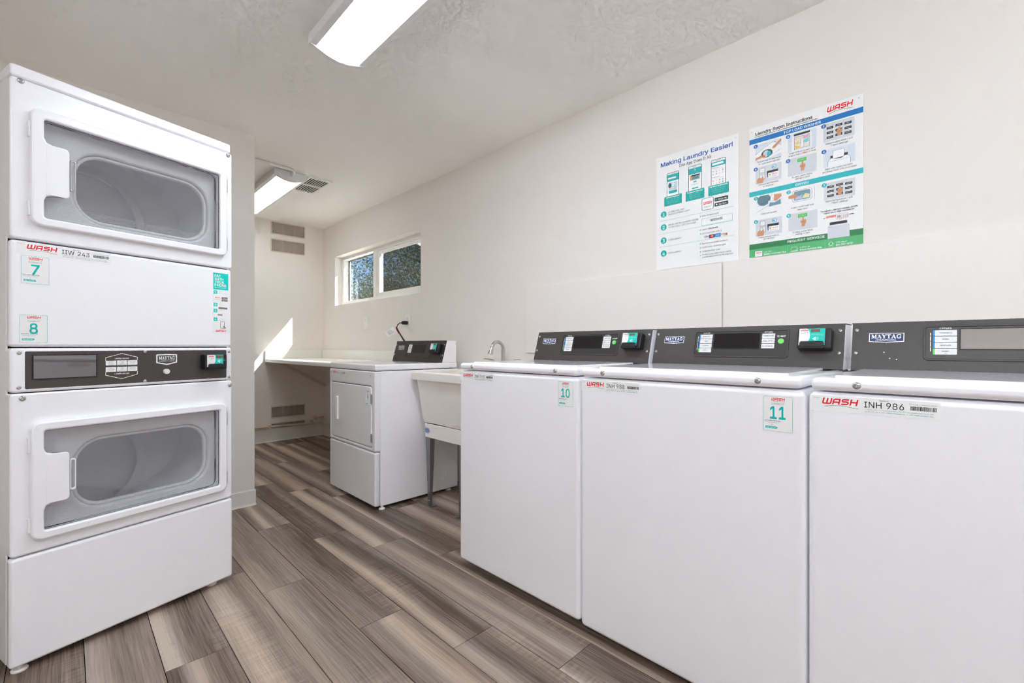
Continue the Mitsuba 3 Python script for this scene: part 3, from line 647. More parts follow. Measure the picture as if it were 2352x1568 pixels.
for sx in (0, 1):
    for sy in (0, 1):
        x = SX0 + .060 if sx == 0 else SX1 - .115; y = SY1 - .105 if sy else SY0 + .10
        ix, iy_ = (1 if sx == 0 else -1), (-1 if sy else 1)
        V = []; y += iy_ * .046; iy_ = -iy_
        for (z, a) in ((.0, .020), (.22, .036), (.45, .050)):
            V += [(x, y, z), (x + ix * a * .75, y, z), (x, y + iy_ * a, z), (x + ix * .002, y + iy_ * .002, z), (x + ix * a * .75, y + iy_ * .002, z), (x + ix * .002, y + iy_ * a, z)]
        F = []
        for q in (0, 6):
            for (a, b) in ((1, 0), (0, 2), (2, 5), (5, 3), (3, 4), (4, 1)): F += [[q + a, q + b, q + 6 + b], [q + a, q + 6 + b, q + 6 + a]]
        lg = put(us + '__leg', tm(V, F), 'galvanized', smooth=False, label='grey angle iron leg')
        put(lg + '__foot_pad', bx(x - .004, y - .006 - (.02 if sy else 0), .0, x + .03 * ix + .004 if ix > 0 else x + .004, y + .006 + (0 if sy else .02), .004) if ix > 0 else bx(x - .03, y - .02, 0, x + .004, y + .02, .004), 'galvanized', smooth=False)
        put(lg + '__rivet', lathe([(0, 0), (.004, 0), (.003, .002), (0, .0025)], 10), 'steel', frame((x, y + iy_ * .009, .035), (0, -1, 0), (0, 0, 1)) if ix > 0 else frame((x, y + iy_ * .009, .035), (0, 1, 0), (0, 0, 1)))
fa = thing('faucet', 'brushed metal gooseneck faucet with two lever handles on the sink', 'faucet')
fx, fy, fz = 2.035, 2.135, .8495
put(fa + '__deck_plate', rbox(fx - .022, fy - .125, fz, fx + .022, fy + .125, fz + .014, .006), 'steel')
cx_, r_ = fx - .052, .052
pth = [(fx, fy, fz + .01), (fx, fy, fz + .06), (fx, fy, fz + .135)] + [tuple(q) for q in arc((cx_, fy, fz + .138), r_, 0.1, math.pi * .93, (1, 0, 0), (0, 0, 1), 14)]
e = np.array(pth[-1]); d_ = e - np.array(pth[-2]); d_ /= np.linalg.norm(d_)
put(fa + '__spout', tube(pth, [.013, .0125, .012] + [.0115] * 14, 14), 'chrome', smooth=50)
put(fa + '__aerator', tube([e, e + d_ * .012, e + d_ * .032, e + d_ * .04], [.012, .0135, .017, .0165], 14), 'chrome', smooth=50)
put(fa + '__base_ring', lathe([(0, 0), (.022, 0), (.020, .012), (.0135, .022), (0, .022)], 20), 'chrome', np.array([[1, 0, 0, fx], [0, 1, 0, fy], [0, 0, 1, fz + .012], [0, 0, 0, 1.]]), smooth=40)
for s_ in (-1, 1):
    hy = fy + s_ * .102
    put(fa + '__handle_base', lathe([(0, 0), (.021, 0), (.019, .010), (.015, .026), (0, .026)], 18), 'chrome', np.array([[1, 0, 0, fx], [0, 1, 0, hy], [0, 0, 1, fz + .012], [0, 0, 0, 1.]]), smooth=40)
    h_ = put(fa + '__handle', lathe([(0, 0), (.019, 0), (.017, .012), (.012, .026), (.0125, .034), (0, .038)], 18), 'chrome', np.array([[1, 0, 0, fx], [0, 1, 0, hy], [0, 0, 1, fz + .036], [0, 0, 0, 1.]]), smooth=40)
    put(h_ + '__lever', tube([(fx, hy, fz + .070), (fx - .012, hy + s_ * .03, fz + .074), (fx - .018, hy + s_ * .07, fz + .078)], [.007, .0055, .004], 10), 'chrome', smooth=50)

# ---------------------------------------------------------------- counter
ct = thing('counter', 'white folding counter with low backsplash in the far corner', 'counter')
CX0, CY0 = 1.487, Y9A + .012
put(ct + '__top', rbox(CX0, CY0, .845, W - .004, YF - .004, .877, .004), 'counter_laminate')
put(ct + '__backsplash', rbox(CX0, YF - .020, .877, W - .024, YF - .004, .972, .003), 'counter_laminate')
put(ct + '__side_splash', rbox(W - .023, CY0, .877, W - .004, YF - .004, .972, .003), 'counter_laminate')
put(ct + '__brace', tube([(1.60, 5.10, .842), (W - .022, 5.10, .57)], .016, 8), 'pipe_paint', smooth=40, label='painted diagonal support strut')
put(ct + '__ledger', bx(W - .036, CY0, .79, W - .004, YF - .02, .845), 'trim_paint', smooth=False)

# ---------------------------------------------------------------- splash panels, posters, wall plates
MR = lambda yl, z0, w=0.: shift(frame((W, yl, z0), (0, -1, 0), (0, 0, 1)), w=w)
def wall_panel(y0, y1, z0, z1, label):
    t = thing('wall_panel', label, 'wall panel', 'smooth white panels on the wall behind the washers')
    put(t, rbox(0, 0, .0005, y0 - y1, z1 - z0, .0115, .002), 'panel_paint', MR(y0, z0))
wall_panel(1.978, .7735, .969, 1.3865, 'smooth white wall panel behind washers 10 and 11, left of the seam')
wall_panel(.7675, -1.2, .969, 1.3885, 'smooth white wall panel right of the seam, running out of the frame')
def illustration(parent, M, bx_, kind, acc):
    """one small printed picture of the instruction sheet"""
    x0, y0, x1, y1 = bx_; w, h = x1 - x0, y1 - y0
    p = Pr(1e-3); SK, SK2, LN = S(206, 150, 112), S(160, 105, 72), S(40, 44, 52)
    p.rect(x0, y0, x1, y1, S(214, 217, 222) if kind in ('buttons', 'start', 'pay') else S(216, 226, 236), 0)
    X = lambda a: x0 + a * w
    Yy = lambda b: y0 + b * h
    P = lambda pts: Polygon([(X(a), Yy(b)) for a, b in pts])
    def fist(cx, cy, s):
        p.poly(Polygon([(cx - .10 * s, cy + .9 * s), (cx + .12 * s, cy + .9 * s), (cx + .16 * s, cy), (cx - .16 * s, cy)]).buffer(.05 * s), SK, 4)
        p.poly(Polygon([(cx - .42 * s, cy + .1 * s), (cx + .5 * s, cy + .22 * s), (cx + .55 * s, cy - .4 * s), (cx + .3 * s, cy - .7 * s), (cx + .3 * s, cy - 1.2 * s), (cx - .25 * s, cy - 1.2 * s), (cx - .22 * s, cy - .6 * s), (cx - .5 * s, cy - .2 * s)]).buffer(.08 * s), SK, 5)
        for i in range(3): p.line([(cx + (-.05 + i * .2) * s, cy + .05 * s), (cx + (-.02 + i * .2) * s, cy - .32 * s)], .05 * s, SK2, 6)
        p.line([(cx - .4 * s, cy - .15 * s), (cx + .05 * s, cy - .35 * s)], .06 * s, SK2, 6)
    if kind == 'buttons':
        for i in range(3):
            for j in range(3):
                cx, cy = (.22 + i * .29), (.22 + j * .26) + (.03 if i == 1 else 0)
                p.rect(X(cx - .11), Yy(cy - .065), X(cx + .11), Yy(cy + .065), S(44, 46, 52), 1); p.rect(X(cx - .07), Yy(cy - .01), X(cx + .07), Yy(cy + .015), S(190, 192, 196), 2)
        fist(X(.52), Yy(.46), w * .16)
    elif kind == 'start':
        p.rect(X(.34), Yy(.70), X(.66), Yy(.90), S(86, 190, 84), 1); p.text('START', X(.5), Yy(.765), h * .08, S(210, 245, 205), k=2, a='c'); fist(X(.52), Yy(.48), w * .17)
    elif kind == 'pay':
        ph = rrect(X(.17), Yy(.18), X(.38), Yy(.90), 2.5); p.poly(ph, LN, 2); p.poly(ph.buffer(-1.2), S(236, 238, 240), 3)
        p.text('WASH', X(.275), Yy(.56), h * .06, LN, k=4, a='c', bold=True); p.text('PAY', X(.275), Yy(.46), h * .06, LN, k=4, a='c', bold=True)
        p.poly(P([(.06, .0), (.30, .0), (.34, .22), (.29, .42), (.24, .30), (.12, .34), (.06, .22)]), SK, 5)
        p.poly(affinity.rotate(box(X(.46), Yy(.28), X(.88), Yy(.54)), 4), S(30, 64, 140), 1); p.poly(box(X(.45), Yy(.48), X(.88), Yy(.64)), S(44, 46, 50), 2)
        p.poly(box(X(.50), Yy(.20), X(.90), Yy(.50)), WHITE, 3); p.poly(box(X(.53), Yy(.33), X(.60), Yy(.43)), S(205, 170, 70), 4); p.text('WASH', X(.75), Yy(.35), h * .07, RED, k=4, a='c', bold=True); p.text('Laundry Card', X(.7), Yy(.24), h * .045, LN, k=4, a='c')
        p.disc(X(.72), Yy(.82), w * .09, S(120, 180, 205), 2); p.poly(Point(X(.72), Yy(.82)).buffer(w * .065).difference(box(X(.66), Yy(.76), X(.74), Yy(.86))), S(225, 240, 246), 3)
    elif kind == 'detergent':
        p.poly(P([(.0, .42), (.70, .95), (1, .62), (1, .18), (.30, .0), (.05, .05)]), WHITE, 1); p.line([(X(0), Yy(.42)), (X(.7), Yy(.95)), (X(1), Yy(.6))], .8, LN, 2); p.line([(X(.04), Yy(.06)), (X(.5), Yy(.12)), (X(1), Yy(.40))], .7, LN, 2)
        p.disc(X(.45), Yy(.34), w * .22, S(52, 80, 96), 2, w * .17); p.disc(X(.42), Yy(.33), w * .12, S(200, 206, 210), 3, w * .14); p.disc(X(.53), Yy(.30), w * .08, S(60, 180, 190), 4, w * .11)
        p.poly(P([(.98, .98), (1, .84), (.74, .52), (.64, .56), (.70, .68)]), SK, 5); p.poly(P([(.0, .20), (.22, .30), (.36, .26), (.34, .18), (0, .08)]), SK, 5); p.disc(X(.33), Yy(.21), w * .055, S(230, 95, 40), 6)
    elif kind == 'load':
        p.rect(X(.14), Yy(.0), X(.86), Yy(.86), S(238, 240, 244), 1); p.rect(X(.22), Yy(.84), X(.78), Yy(.95), S(40, 40, 46), 2)
        o = box(X(.24), Yy(.12), X(.76), Yy(.76)); p.poly(o, S(236, 226, 214), 2); p.poly(o.buffer(1).difference(o), LN, 3)
        for pts, c in (([(.26, .14), (.26, .34), (.48, .18)], S(240, 190, 90)), ([(.26, .45), (.40, .55), (.44, .36), (.3, .36)], S(206, 214, 130)), ([(.56, .5), (.74, .62), (.74, .38), (.6, .34)], S(120, 205, 210)), ([(.52, .74), (.74, .74), (.74, .64), (.58, .56)], S(222, 168, 200)), ([(.44, .4), (.5, .5), (.52, .3)], S(90, 110, 180))): p.poly(P(pts), c, 3)
        p.poly(P([(.45, .16), (.48, .60), (.55, .60), (.58, .16)]), WHITE, 4); p.line([(X(.45), Yy(.16)), (X(.48), Yy(.60)), (X(.55), Yy(.60)), (X(.58), Yy(.16))], .6, LN, 5)
        for i in range(12): p.line([(X(.03 + i * .08), Yy(.62)), (X(.07 + i * .08), Yy(.62))], .7, S(220, 60, 70), 6)
    elif kind == 'clean':
        p.poly(P([(.14, .0), (.14, .30), (.24, .46), (.76, .46), (.86, .30), (.86, .0)]), S(244, 246, 248), 1); p.line([(X(.14), Yy(0)), (X(.14), Yy(.3)), (X(.24), Yy(.46)), (X(.76), Yy(.46)), (X(.86), Yy(.3)), (X(.86), Yy(0))], .8, LN, 2); p.line([(X(.14), Yy(.27)), (X(.86), Yy(.27))], .6, LN, 2)
        p.rect(X(.22), Yy(.44), X(.78), Yy(.58), S(50, 50, 56), 2); o = rrect(X(.30), Yy(.40), X(.66), Yy(.84), 1.5); p.poly(o, WHITE, 3); p.poly(o.difference(o.buffer(-.7)), LN, 4)
        p.poly(P([(.34, .38), (.66, .42), (.56, .34)]), S(60, 64, 70), 4); p.text('+', X(.78), Yy(.78), h * .1, S(120, 190, 220), k=2)
    elif kind == 'lint':
        p.poly(P([(0, 0), (0, 1), (1, 1), (1, 0)]), S(240, 241, 243), 1); p.poly(affinity.rotate(affinity.scale(Point(X(.32), Yy(.72)).buffer(1, quad_segs=12), w * .26, h * .36), 30).intersection(box(x0, Yy(.25), x1, y1)), S(96, 130, 142), 2)
        p.line([(X(.08), Yy(.36)), (X(.52), Yy(.66)), (X(.64), Yy(.98))], .9, LN, 3); p.line([(X(.02), Yy(0)), (X(.5), Yy(.32))], .8, LN, 3)
        p.poly(P([(.46, .22), (.5, .60), (1, .66), (1, .26)]), S(226, 230, 234), 3); p.poly(P([(.52, .24), (.55, .48), (.74, .44), (.96, .58), (.97, .28)]), S(110, 150, 166), 4); p.poly(P([(.72, .94), (.98, .9), (1, .74), (.80, .50), (.70, .56)]), SK, 5)
        p.disc(X(.24), Yy(.52), 1.3, RED, 5); p.disc(X(.45), Yy(.66), 1.3, RED, 5)
    elif kind == 'dry':
        p.poly(P([(0, 0), (0, 1), (1, 1), (1, 0)]), S(243, 244, 246), 1); o = rrect(X(.14), Yy(.24), X(.84), Yy(.92), 8); p.poly(o.difference(o.buffer(-1)), LN, 2); o2 = rrect(X(.20), Yy(.32), X(.78), Yy(.86), 6); p.poly(o2, S(120, 156, 170), 2)
        for pts, c in (([(.24, .36), (.50, .36), (.46, .56), (.26, .56)], S(196, 192, 226)), ([(.48, .40), (.6, .66), (.76, .56), (.74, .36)], S(228, 226, 176)), ([(.38, .54), (.5, .64), (.56, .5)], S(130, 196, 214))): p.poly(P(pts), c, 3)
        p.poly(P([(0, .66), (.16, .72), (.34, .66), (.32, .50), (.12, .48), (0, .5)]), SK, 5); p.line([(X(.92), Yy(.2)), (X(.92), Yy(.95))], .7, LN, 2)
    p.put(parent + '__illustration', M)
def poster_one():
    t = thing('poster', 'white poster titled Making Laundry Easier, hung above the wall panel seam', 'poster')
    M = MR(1.092, 1.390, .0035)
    put(t + '__sheet', plate(rrect(0, 0, .388, .5565, .003), .0022), 'paper', shift(M, w=-.0024), smooth=False)
    p = Pr(1e-3); TE = S(0, 166, 158); TB = S(40, 70, 150)
    p.text('Making Laundry Easier!', 24, 507, 19, S(22, 84, 168), bold=True, w=340)
    p.text('One App Does It All', 118, 481.8, 14.2, BLACK, w=152)
    for i, (v, a, b) in enumerate(((269, 'DOWNLOAD THE', 'WASH CONNECT APP'), (206, 'REGISTER IN LAUNDRY ROOM', 'ENTER LOCATION CODE'), (141, 'LOAD MONEY', ''), (77, 'DO LAUNDRY', ''))):
        p.text(str(i + 1), 39.6, v - 8, 16, WHITE, k=3, a='c', bold=True)
        p.text(a, 64, v + (4 if b else -3.5), 7, S(80, 82, 88), w=(80, 147, 66, 66)[i])
        if b and i == 0: p.text(b, 64, v - 8, 7, S(80, 82, 88), w=106)
        if b and i == 1: p.text('OR', 64, v - 8, 7, TE, w=13); p.text(b, 80, v - 8, 7, S(80, 82, 88), w=120)
    p.text('Enter location code', 228.6, 220.8, 6.6, S(70, 72, 78), w=75)
    p.text('W010650', 266, 193, 9.6, BLACK, bold=True, w=54)
    p.text('Select', 228.6, 157.5, 6.6, S(70, 72, 78), w=27); p.text('Add Funds', 258, 157.5, 6.6, BLACK, bold=True, w=42)
    p.text('Enter payment method', 228.6, 139.6, 6.6, S(70, 72, 78), w=87)
    for (a, v, wd) in (('Search for available machines', 92.5, 114), ('Load laundry and detergent', 75, 106), ('Select machine & pay', 56.5, 82), ('To start cycle, select fabric setting', 41, 128), ('or push start button on the machine', 29.5, 136)): p.text(a, 228.6, v, 6.6, S(70, 72, 78), w=wd)
    for (s_, x, v, wd) in (('Mobile Payment', 87, 345, 66), ('Request Service', 194.6, 344, 72), ('Machine Availability', 302, 345, 82)): p.text(s_, x, v, 6.2, WHITE, k=4, a='c', bold=True, w=wd)
    for x, ls in ((87, ('Pay for laundry with', 'your phone, no coins', 'or card required')), (194.6, ('Report a machine', 'that needs repair', 'right in the app')), (302, ('See which machines', 'are free and when', 'yours is done'))):
        for j, s_ in enumerate(ls): p.text(s_, x, 335.5 - j * 8.8, 5, S(120, 210, 204), k=4, a='c')
    p.text('Google Play', 320, 282.5, 6.5, WHITE, k=4, a='c', bold=True, w=38); p.text('App Store', 320, 259.5, 6.5, WHITE, k=4, a='c', bold=True, w=34)
    p.wash(234, 274, 13, 40, swoosh=False, k=4); p.text('CONNECT', 253.5, 260, 6, GREY, k=4, a='c', w=35)
    p.text('VISA', 237, 121.5, 8.2, S(26, 42, 120), k=4, bold=True, w=22); p.text('DISCOVER', 327, 123, 4.6, BLACK, k=6, a='c', bold=True, w=26)
    p.put(t + '__lettering', M)
    q = Pr(1e-3)
    for v in (239.7, 176.4, 111.7): q.line([(16, v), (367, v)], 1.1, S(110, 200, 196), 1)
    o = box(226.5, 179, 363.1, 211.5); q.poly(o.difference(o.buffer(-1.2, join_style='mitre')), S(110, 200, 196), 1)
    for v in (224, 160.8, 143, 95.5, 77.2, 59.2, 43): q.disc(220.3, v, 2.6, TE, 1)
    for i, v in enumerate((270.8, 207.1, 142.1, 78.4)): q.disc(39.6, v, 15.5, S(12, 172, 165), 1)
    q.put(t + '__rule_lines', M)
    for i, (a, b, top, c0_, c1_) in enumerate(((55.8, 118.6, 467, 42.9, 131.3), (163.4, 226.5, 470, 150.5, 238.8), (269.1, 333.6, 469, 257, 346.9))):
        q = Pr(1e-3)
        o = rrect(a, 330, b, top, 7); q.poly(o, S(40, 42, 50), 0); q.poly(o.buffer(-2), WHITE, 1); s_ = o.buffer(-2)
        q.poly(s_.intersection(box(0, (425, 430, 437)[i], 400, 458)), S(20, 170, 168), 2); q.poly(s_.intersection(box(0, 457, 400, 480)), S(225, 240, 240), 2); q.text('WASH', (a + b) / 2, 459.5, 4.2, RED, k=3, a='c', bold=True)
        if i == 0:
            q.rect(a + 6, 436, b - 16, 444, WHITE, 3); q.rect(a + 10, 382, b - 10, 420, S(196, 206, 212), 3); q.disc(a + 34, 406, 14, WHITE, 4); q.poly(Point(a + 34, 406).buffer(12).difference(Point(a + 34, 406).buffer(9)), S(90, 190, 200), 5); q.disc(a + 16, 405, 8, S(60, 80, 90), 5, 12); q.text('21', a + 34, 401.5, 9, TE, k=6, a='c'); q.rect(a + 10, 366, b - 10, 379, S(20, 170, 168), 3)
        elif i == 1:
            q.rect(a + 9, 402, b - 9, 426, S(150, 160, 166), 3); q.rect(a + 14, 419, b - 9, 426, S(50, 54, 62), 4); q.rect(a + 9, 402, a + 15, 424, S(225, 140, 60), 4); q.rect(a + 19, 406, b - 14, 416, S(90, 130, 140), 4)
            q.rect(a + 24, 390, b - 24, 396, S(20, 170, 168), 3); q.rect(a + 12, 379, b - 12, 381, S(190, 192, 196), 3); q.rect(a + 18, 360, b - 16, 366, S(20, 170, 168), 3); q.text('?', (a + b) / 2, 441, 11, WHITE, k=3, a='c')
        else:
            q.rect(a + 5, 444, b - 10, 453, WHITE, 3)
            for r_ in range(2):
                q.text('Laundry Room', a + 6, 429 - r_ * 42, 3.6, S(60, 60, 66), k=3); q.line([(a + 3, 424 - r_ * 42), (b - 3, 424 - r_ * 42)], .6, S(180, 182, 186), 3)
                for c_ in range(4): q.disc(a + 10 + c_ * 14, 415 - r_ * 42, 3, (S(110, 190, 200), S(240, 150, 130), S(245, 200, 190), S(150, 160, 170))[(c_ + r_) % 4], 3); q.disc(a + 10 + c_ * 14, 403 - r_ * 42, 3, (S(240, 120, 110), S(60, 170, 165), S(248, 190, 180), S(200, 204, 208))[(c_ + 2 * r_) % 4], 3)
        q.put(t + '__phone_picture', M)
        q = Pr(1e-3, z=.0008); q.rect(c0_, 308, c1_, 354, S(0, 164, 156), 0, 2); q.put(t + '__caption_box', M)
    q = Pr(1e-3); o = rrect(226.5, 248, 281, 304, 8); q.poly(o, S(120, 124, 128), 0); q.poly(o.buffer(-2.4), WHITE, 1)
    q.put(t + '__app_icon', M)
    q = Pr(1e-3); q.rect(285, 278, 343.8, 294.5, S(30, 30, 34), 0, 2); q.poly(Polygon([(290, 281), (290, 291), (298, 286)]), S(80, 190, 140), 1); q.put(t + '__store_badge', M)
    q = Pr(1e-3); q.rect(285, 255.5, 343.8, 271, S(30, 30, 34), 0, 2); q.disc(294, 263, 4, WHITE, 1); q.put(t + '__store_badge', M)
    q = Pr(1e-3); q.rect(232.7, 117.5, 260.5, 131.5, WHITE, 1); q.rect(260.5, 116, 284.5, 131.5, S(30, 52, 120), 1); q.disc(269, 123.7, 5, S(225, 50, 40), 2); q.disc(275.5, 123.7, 5, S(245, 150, 40), 3); q.rect(285, 116, 312, 131.5, S(40, 120, 190), 1); q.rect(290, 120, 307, 127, S(120, 185, 225), 2)
    q.rect(313, 117, 341, 131, WHITE, 1); q.poly(Polygon([(322, 117), (341, 117), (341, 127)]), S(240, 120, 40), 2); q.put(t + '__payment_logos', M)
    for (u, v) in ((.012, .540), (.375, .540)): put(t + '__tack', lathe([(0, 0), (.0022, 0), (.0016, .001), (0, .0013)], 8), 'steel', shift(M, u, v))
def poster_two():
    t = thing('poster', 'white poster titled Laundry Room Instructions with blue, teal and green bands', 'poster')
    M = MR(.660, 1.392, .0035)
    put(t + '__sheet', plate(rrect(0, 0, .391, .5555, .003), .0022), 'paper', shift(M, w=-.0024), smooth=False)
    bands = ((0, 485.5, 391, 506, S(28, 116, 190)), (0, 260.5, 391, 281, S(44, 182, 190)), (0, 33.5, 391, 56, S(52, 130, 80)), (0, 0, 391, 33.5, S(88, 180, 116)))
    for a, b, c_, d_, col in bands:
        q = Pr(1e-3); q.rect(a, b, c_, d_, col, 0); q.put(t + '__colour_band', M)
    B1, B2, TX = S(28, 104, 180), S(36, 176, 186), S(50, 52, 58)
    ims = [(24, 406, 122.4, 478, 'detergent', B1, '1'), (145.6, 406, 244, 480, 'load', B1, '2'), (267, 410.5, 364.5, 480.5, 'buttons', B1, '3'), (24, 311, 122.4, 380.6, 'pay', B1, '4'), (145.6, 310.2, 244.5, 381, 'start', B1, '5'), (268, 312, 366.6, 381, 'clean', B1, '6'),
           (25, 188, 123.5, 256, 'lint', B2, '1'), (147.8, 185.6, 245.5, 253, 'dry', B2, '2'), (269, 185, 366.6, 251, 'buttons', B2, '3'), (25, 87, 124.6, 156, 'pay', B2, '4'), (147.8, 86.8, 247.5, 157, 'start', B2, '5')]
    p = Pr(1e-3)
    for (a, b, c_, d_, kd, col, n_) in ims:
        illustration(t, M, (a, b, c_, d_), kd, col)
        p.disc(a + 1, d_ - 6.5, 8, col, 6); p.text(n_, a + 1, d_ - 10.5, 8, WHITE, k=7, a='c', bold=True)
    p.wash(278, 524, 19.5, 82, swoosh=True)
    p.text('Laundry Room Instructions', 24, 519, 12.2, BLACK, bold=True, w=207)
    p.text('Please be considerate of other users. WASH is not responsible for damage due to misuse or overloading.', 22.6, 511, 3.6, TX, w=227, bold=True)
    p.text('TOP LOAD WASHER', 130, 490.5, 9.6, WHITE, bold=True, w=129); p.text('DRYER', 172.5, 265.5, 9.6, WHITE, bold=True, w=46); p.text('REQUEST SERVICE', 144.5, 41.5, 8.6, WHITE, bold=True, w=127)
    for (s_, x, y, wd) in (('or 1 pod inside cylinder', 37, 389, 81), ('Load clothes loosely and', 151, 399.5, 88), ('Select temperature / soil', 274, 399.5, 85.5), ('/ fabric settings', 290.7, 389.3, 54), ('To start, press fabric', 160, 300.5, 71.6), ('setting or start', 171.7, 291, 50), ('After use, clean machine', 273, 301.5, 86), ('and keep fresh with door open', 264, 291.5, 107), ('Use payment method', 35.8, 301.5, 75.4), ('on machine', 53.6, 291.2, 40),
                            ('Clean lint screen', 45.3, 176, 60), ('Load 1 wash load and', 157.7, 176.8, 77), ('close door', 179, 165.8, 36), ('Select temperature / soil', 275, 176.6, 84.2), ('/ fabric settings', 291.7, 167, 54), ('Use payment method', 35.8, 77.7, 76.5), ('on machine', 54.8, 68.5, 40), ('To start, press fabric', 162, 76.8, 70.6), ('setting or start', 172.8, 67.8, 50)): p.text(s_, x, y, 6.2, TX, w=wd)
    p.text('Add', 32.2, 399.5, 6.2, TX, w=13); p.text('1/4 cup', 48, 399.5, 6.2, B1, bold=True, w=26); p.text('of detergent', 77, 399.5, 6.2, TX, w=43)
    p.text('evenly below', 149, 389.5, 6.2, TX, w=46); p.text('MAX', 198, 389.5, 6.6, RED, bold=True, w=18); p.text('fill level', 219, 389.5, 6.2, TX, w=24)
    p.text('To submit a service request, simply', 258, 140.3, 5.8, BLACK, bold=True, w=117); p.text('report the 6-digit machine ID.', 269, 131.5, 5.8, BLACK, bold=True, w=97)
    p.wash(276, 114.5, 8.4, 31, swoosh=False); p.text('ABC 123', 311, 109.5, 9, BLACK, w=33); o = rrect(307, 105, 346, 124.5, 3); p.poly(o.difference(o.buffer(-.7)), RED, 2); p.line([(327, 105), (315, 98)], .7, RED, 2); p.rect(348, 115, 363, 117.5, BLACK, 2); p.rect(267, 114.5, 274, 116, TX, 2)
    p.text('Use the', 56, 14, 6.4, S(225, 246, 230), w=30); p.text('WASH-Connect App', 56, 3.8, 6.4, WHITE, bold=True, w=84)
    p.text('Online at', 188, 12.6, 6.4, S(225, 246, 230), w=34); p.text('wash.com/service', 188, 3, 6.4, WHITE, bold=True, w=74)
    p.text('Call us at', 307.2, 13.6, 6.6, S(225, 246, 230), w=36); p.text('800.342-5932', 307.2, 3.6, 6.6, WHITE, bold=True, w=53)
    p.text('WASH', 36.3, 13.8, 6, RED, k=5, a='c', bold=True, w=20); p.text('CONNECT', 36.3, 8, 2.6, GREY, k=5, a='c', w=18)
    p.put(t + '__lettering', M)
    q = Pr(1e-3, z=.0006); q.rect(22.6, 1, 50, 23.5, WHITE, 0, 2)
    for x in (145.6, 272.6): q.line([(x, 1), (x, 23)], .9, S(180, 226, 190), 0)
    o = rrect(157.7, 7, 179.2, 20.5, 1.5); q.poly(o.difference(o.buffer(-1)), WHITE, 0); q.rect(155, 3, 182, 5, WHITE, 0)
    q.poly(Point(291.7, 14).buffer(7).difference(Point(291.7, 14).buffer(5.8)), WHITE, 0); q.disc(285, 13, 2, WHITE, 1); q.disc(298, 13, 2, WHITE, 1); q.line([(283, 3), (291.7, 7), (300, 3)], 1, WHITE, 0)
    q.put(t + '__contact_icons', M)
    q = Pr(1e-3, z=.0006); q.rect(281, 33.8, 350, 81.5, S(214, 217, 224), 1); q.rect(287.8, 85.5, 342.4, 95.8, S(48, 50, 58), 1); q.rect(284, 81, 346, 86, S(226, 232, 240), 1); q.text('WASH', 284, 77, 2.6, RED, k=2, bold=True); q.put(t + '__machine_picture', M)
    for (u, v) in ((.010, .538), (.378, .543)): put(t + '__tack', lathe([(0, 0), (.0022, 0), (.0016, .001), (0, .0013)], 8), 'steel', shift(M, u, v))
poster_one(); poster_two()
def wall_plate(yc, zc, label, outlet):
    t = thing('wall_plate', label, 'wall plate')
    k = put(t + '__plate', plate(rrect(-.036, -.058, .036, .058, .004), .006, .003, 3), 'white_plastic', MR(yc, zc, .0002), smooth=40)
    if outlet:
        for v in (-.02, .02):
            put(t + '__receptacle', plate(rrect(-.016, v - .014, .016, v + .014, .006), .0015, .0006), 'trim_paint', MR(yc, zc, .006))
    else: put(t + '__screw', SCREW_P, None, shift(MR(yc, zc, .006), 0, .04))
wall_plate(3.398, 1.230, 'white electrical outlet plate with a black plug above the dryer console', True)
wall_plate(4.160, 1.232, 'blank white wall plate above the counter, left of the outlet', False)
pc = thing('power_cord', 'black dryer power cord with a paper tag, plugged into the outlet', 'cord')
put(pc + '__plug', rbox(2.048, 3.380, 1.198, 2.0945, 3.420, 1.228, .008), 'black_rubber')
put(pc + '__cable', tube([(2.050, 3.40, 1.212), (2.028, 3.41, 1.210), (2.012, 3.42, 1.192), (2.006, 3.42, 1.168), (2.012, 3.385, 1.12), (2.022, 3.33, 1.06), (2.03, 3.27, .99), (2.03, 3.22, .93)], [.004, .004, .004, .004, .0055, .0065, .0065, .0065], 10), 'black_rubber', smooth=50)
put(pc + '__red_wire', tube([(2.000, 3.425, 1.176), (2.004, 3.418, 1.150), (2.008, 3.395, 1.125)], .004, 8), 'red_wire', smooth=50)
a_ = math.radians(38); TE_, TV_ = np.array([.86, -.5, 0]), np.array([0, 0, 1.])
TG = frame((1.990, 3.428, 1.158), TE_ * math.cos(a_) + TV_ * math.sin(a_), -TE_ * math.sin(a_) + TV_ * math.cos(a_))
tg = put(pc + '__tag', plate(rrect(-.082, -.024, .0, .026, .004), .0008), 'paper', TG, smooth=False, label='small printed paper tag')
p = Pr(1e-3, z=.0011)
for i in range(6): p.rect(-66, -16 + i * 6, -18 - (i % 3) * 7, -13.6 + i * 6, S(150, 146, 142), 0)
p.put(tg + '__lettering', TG)

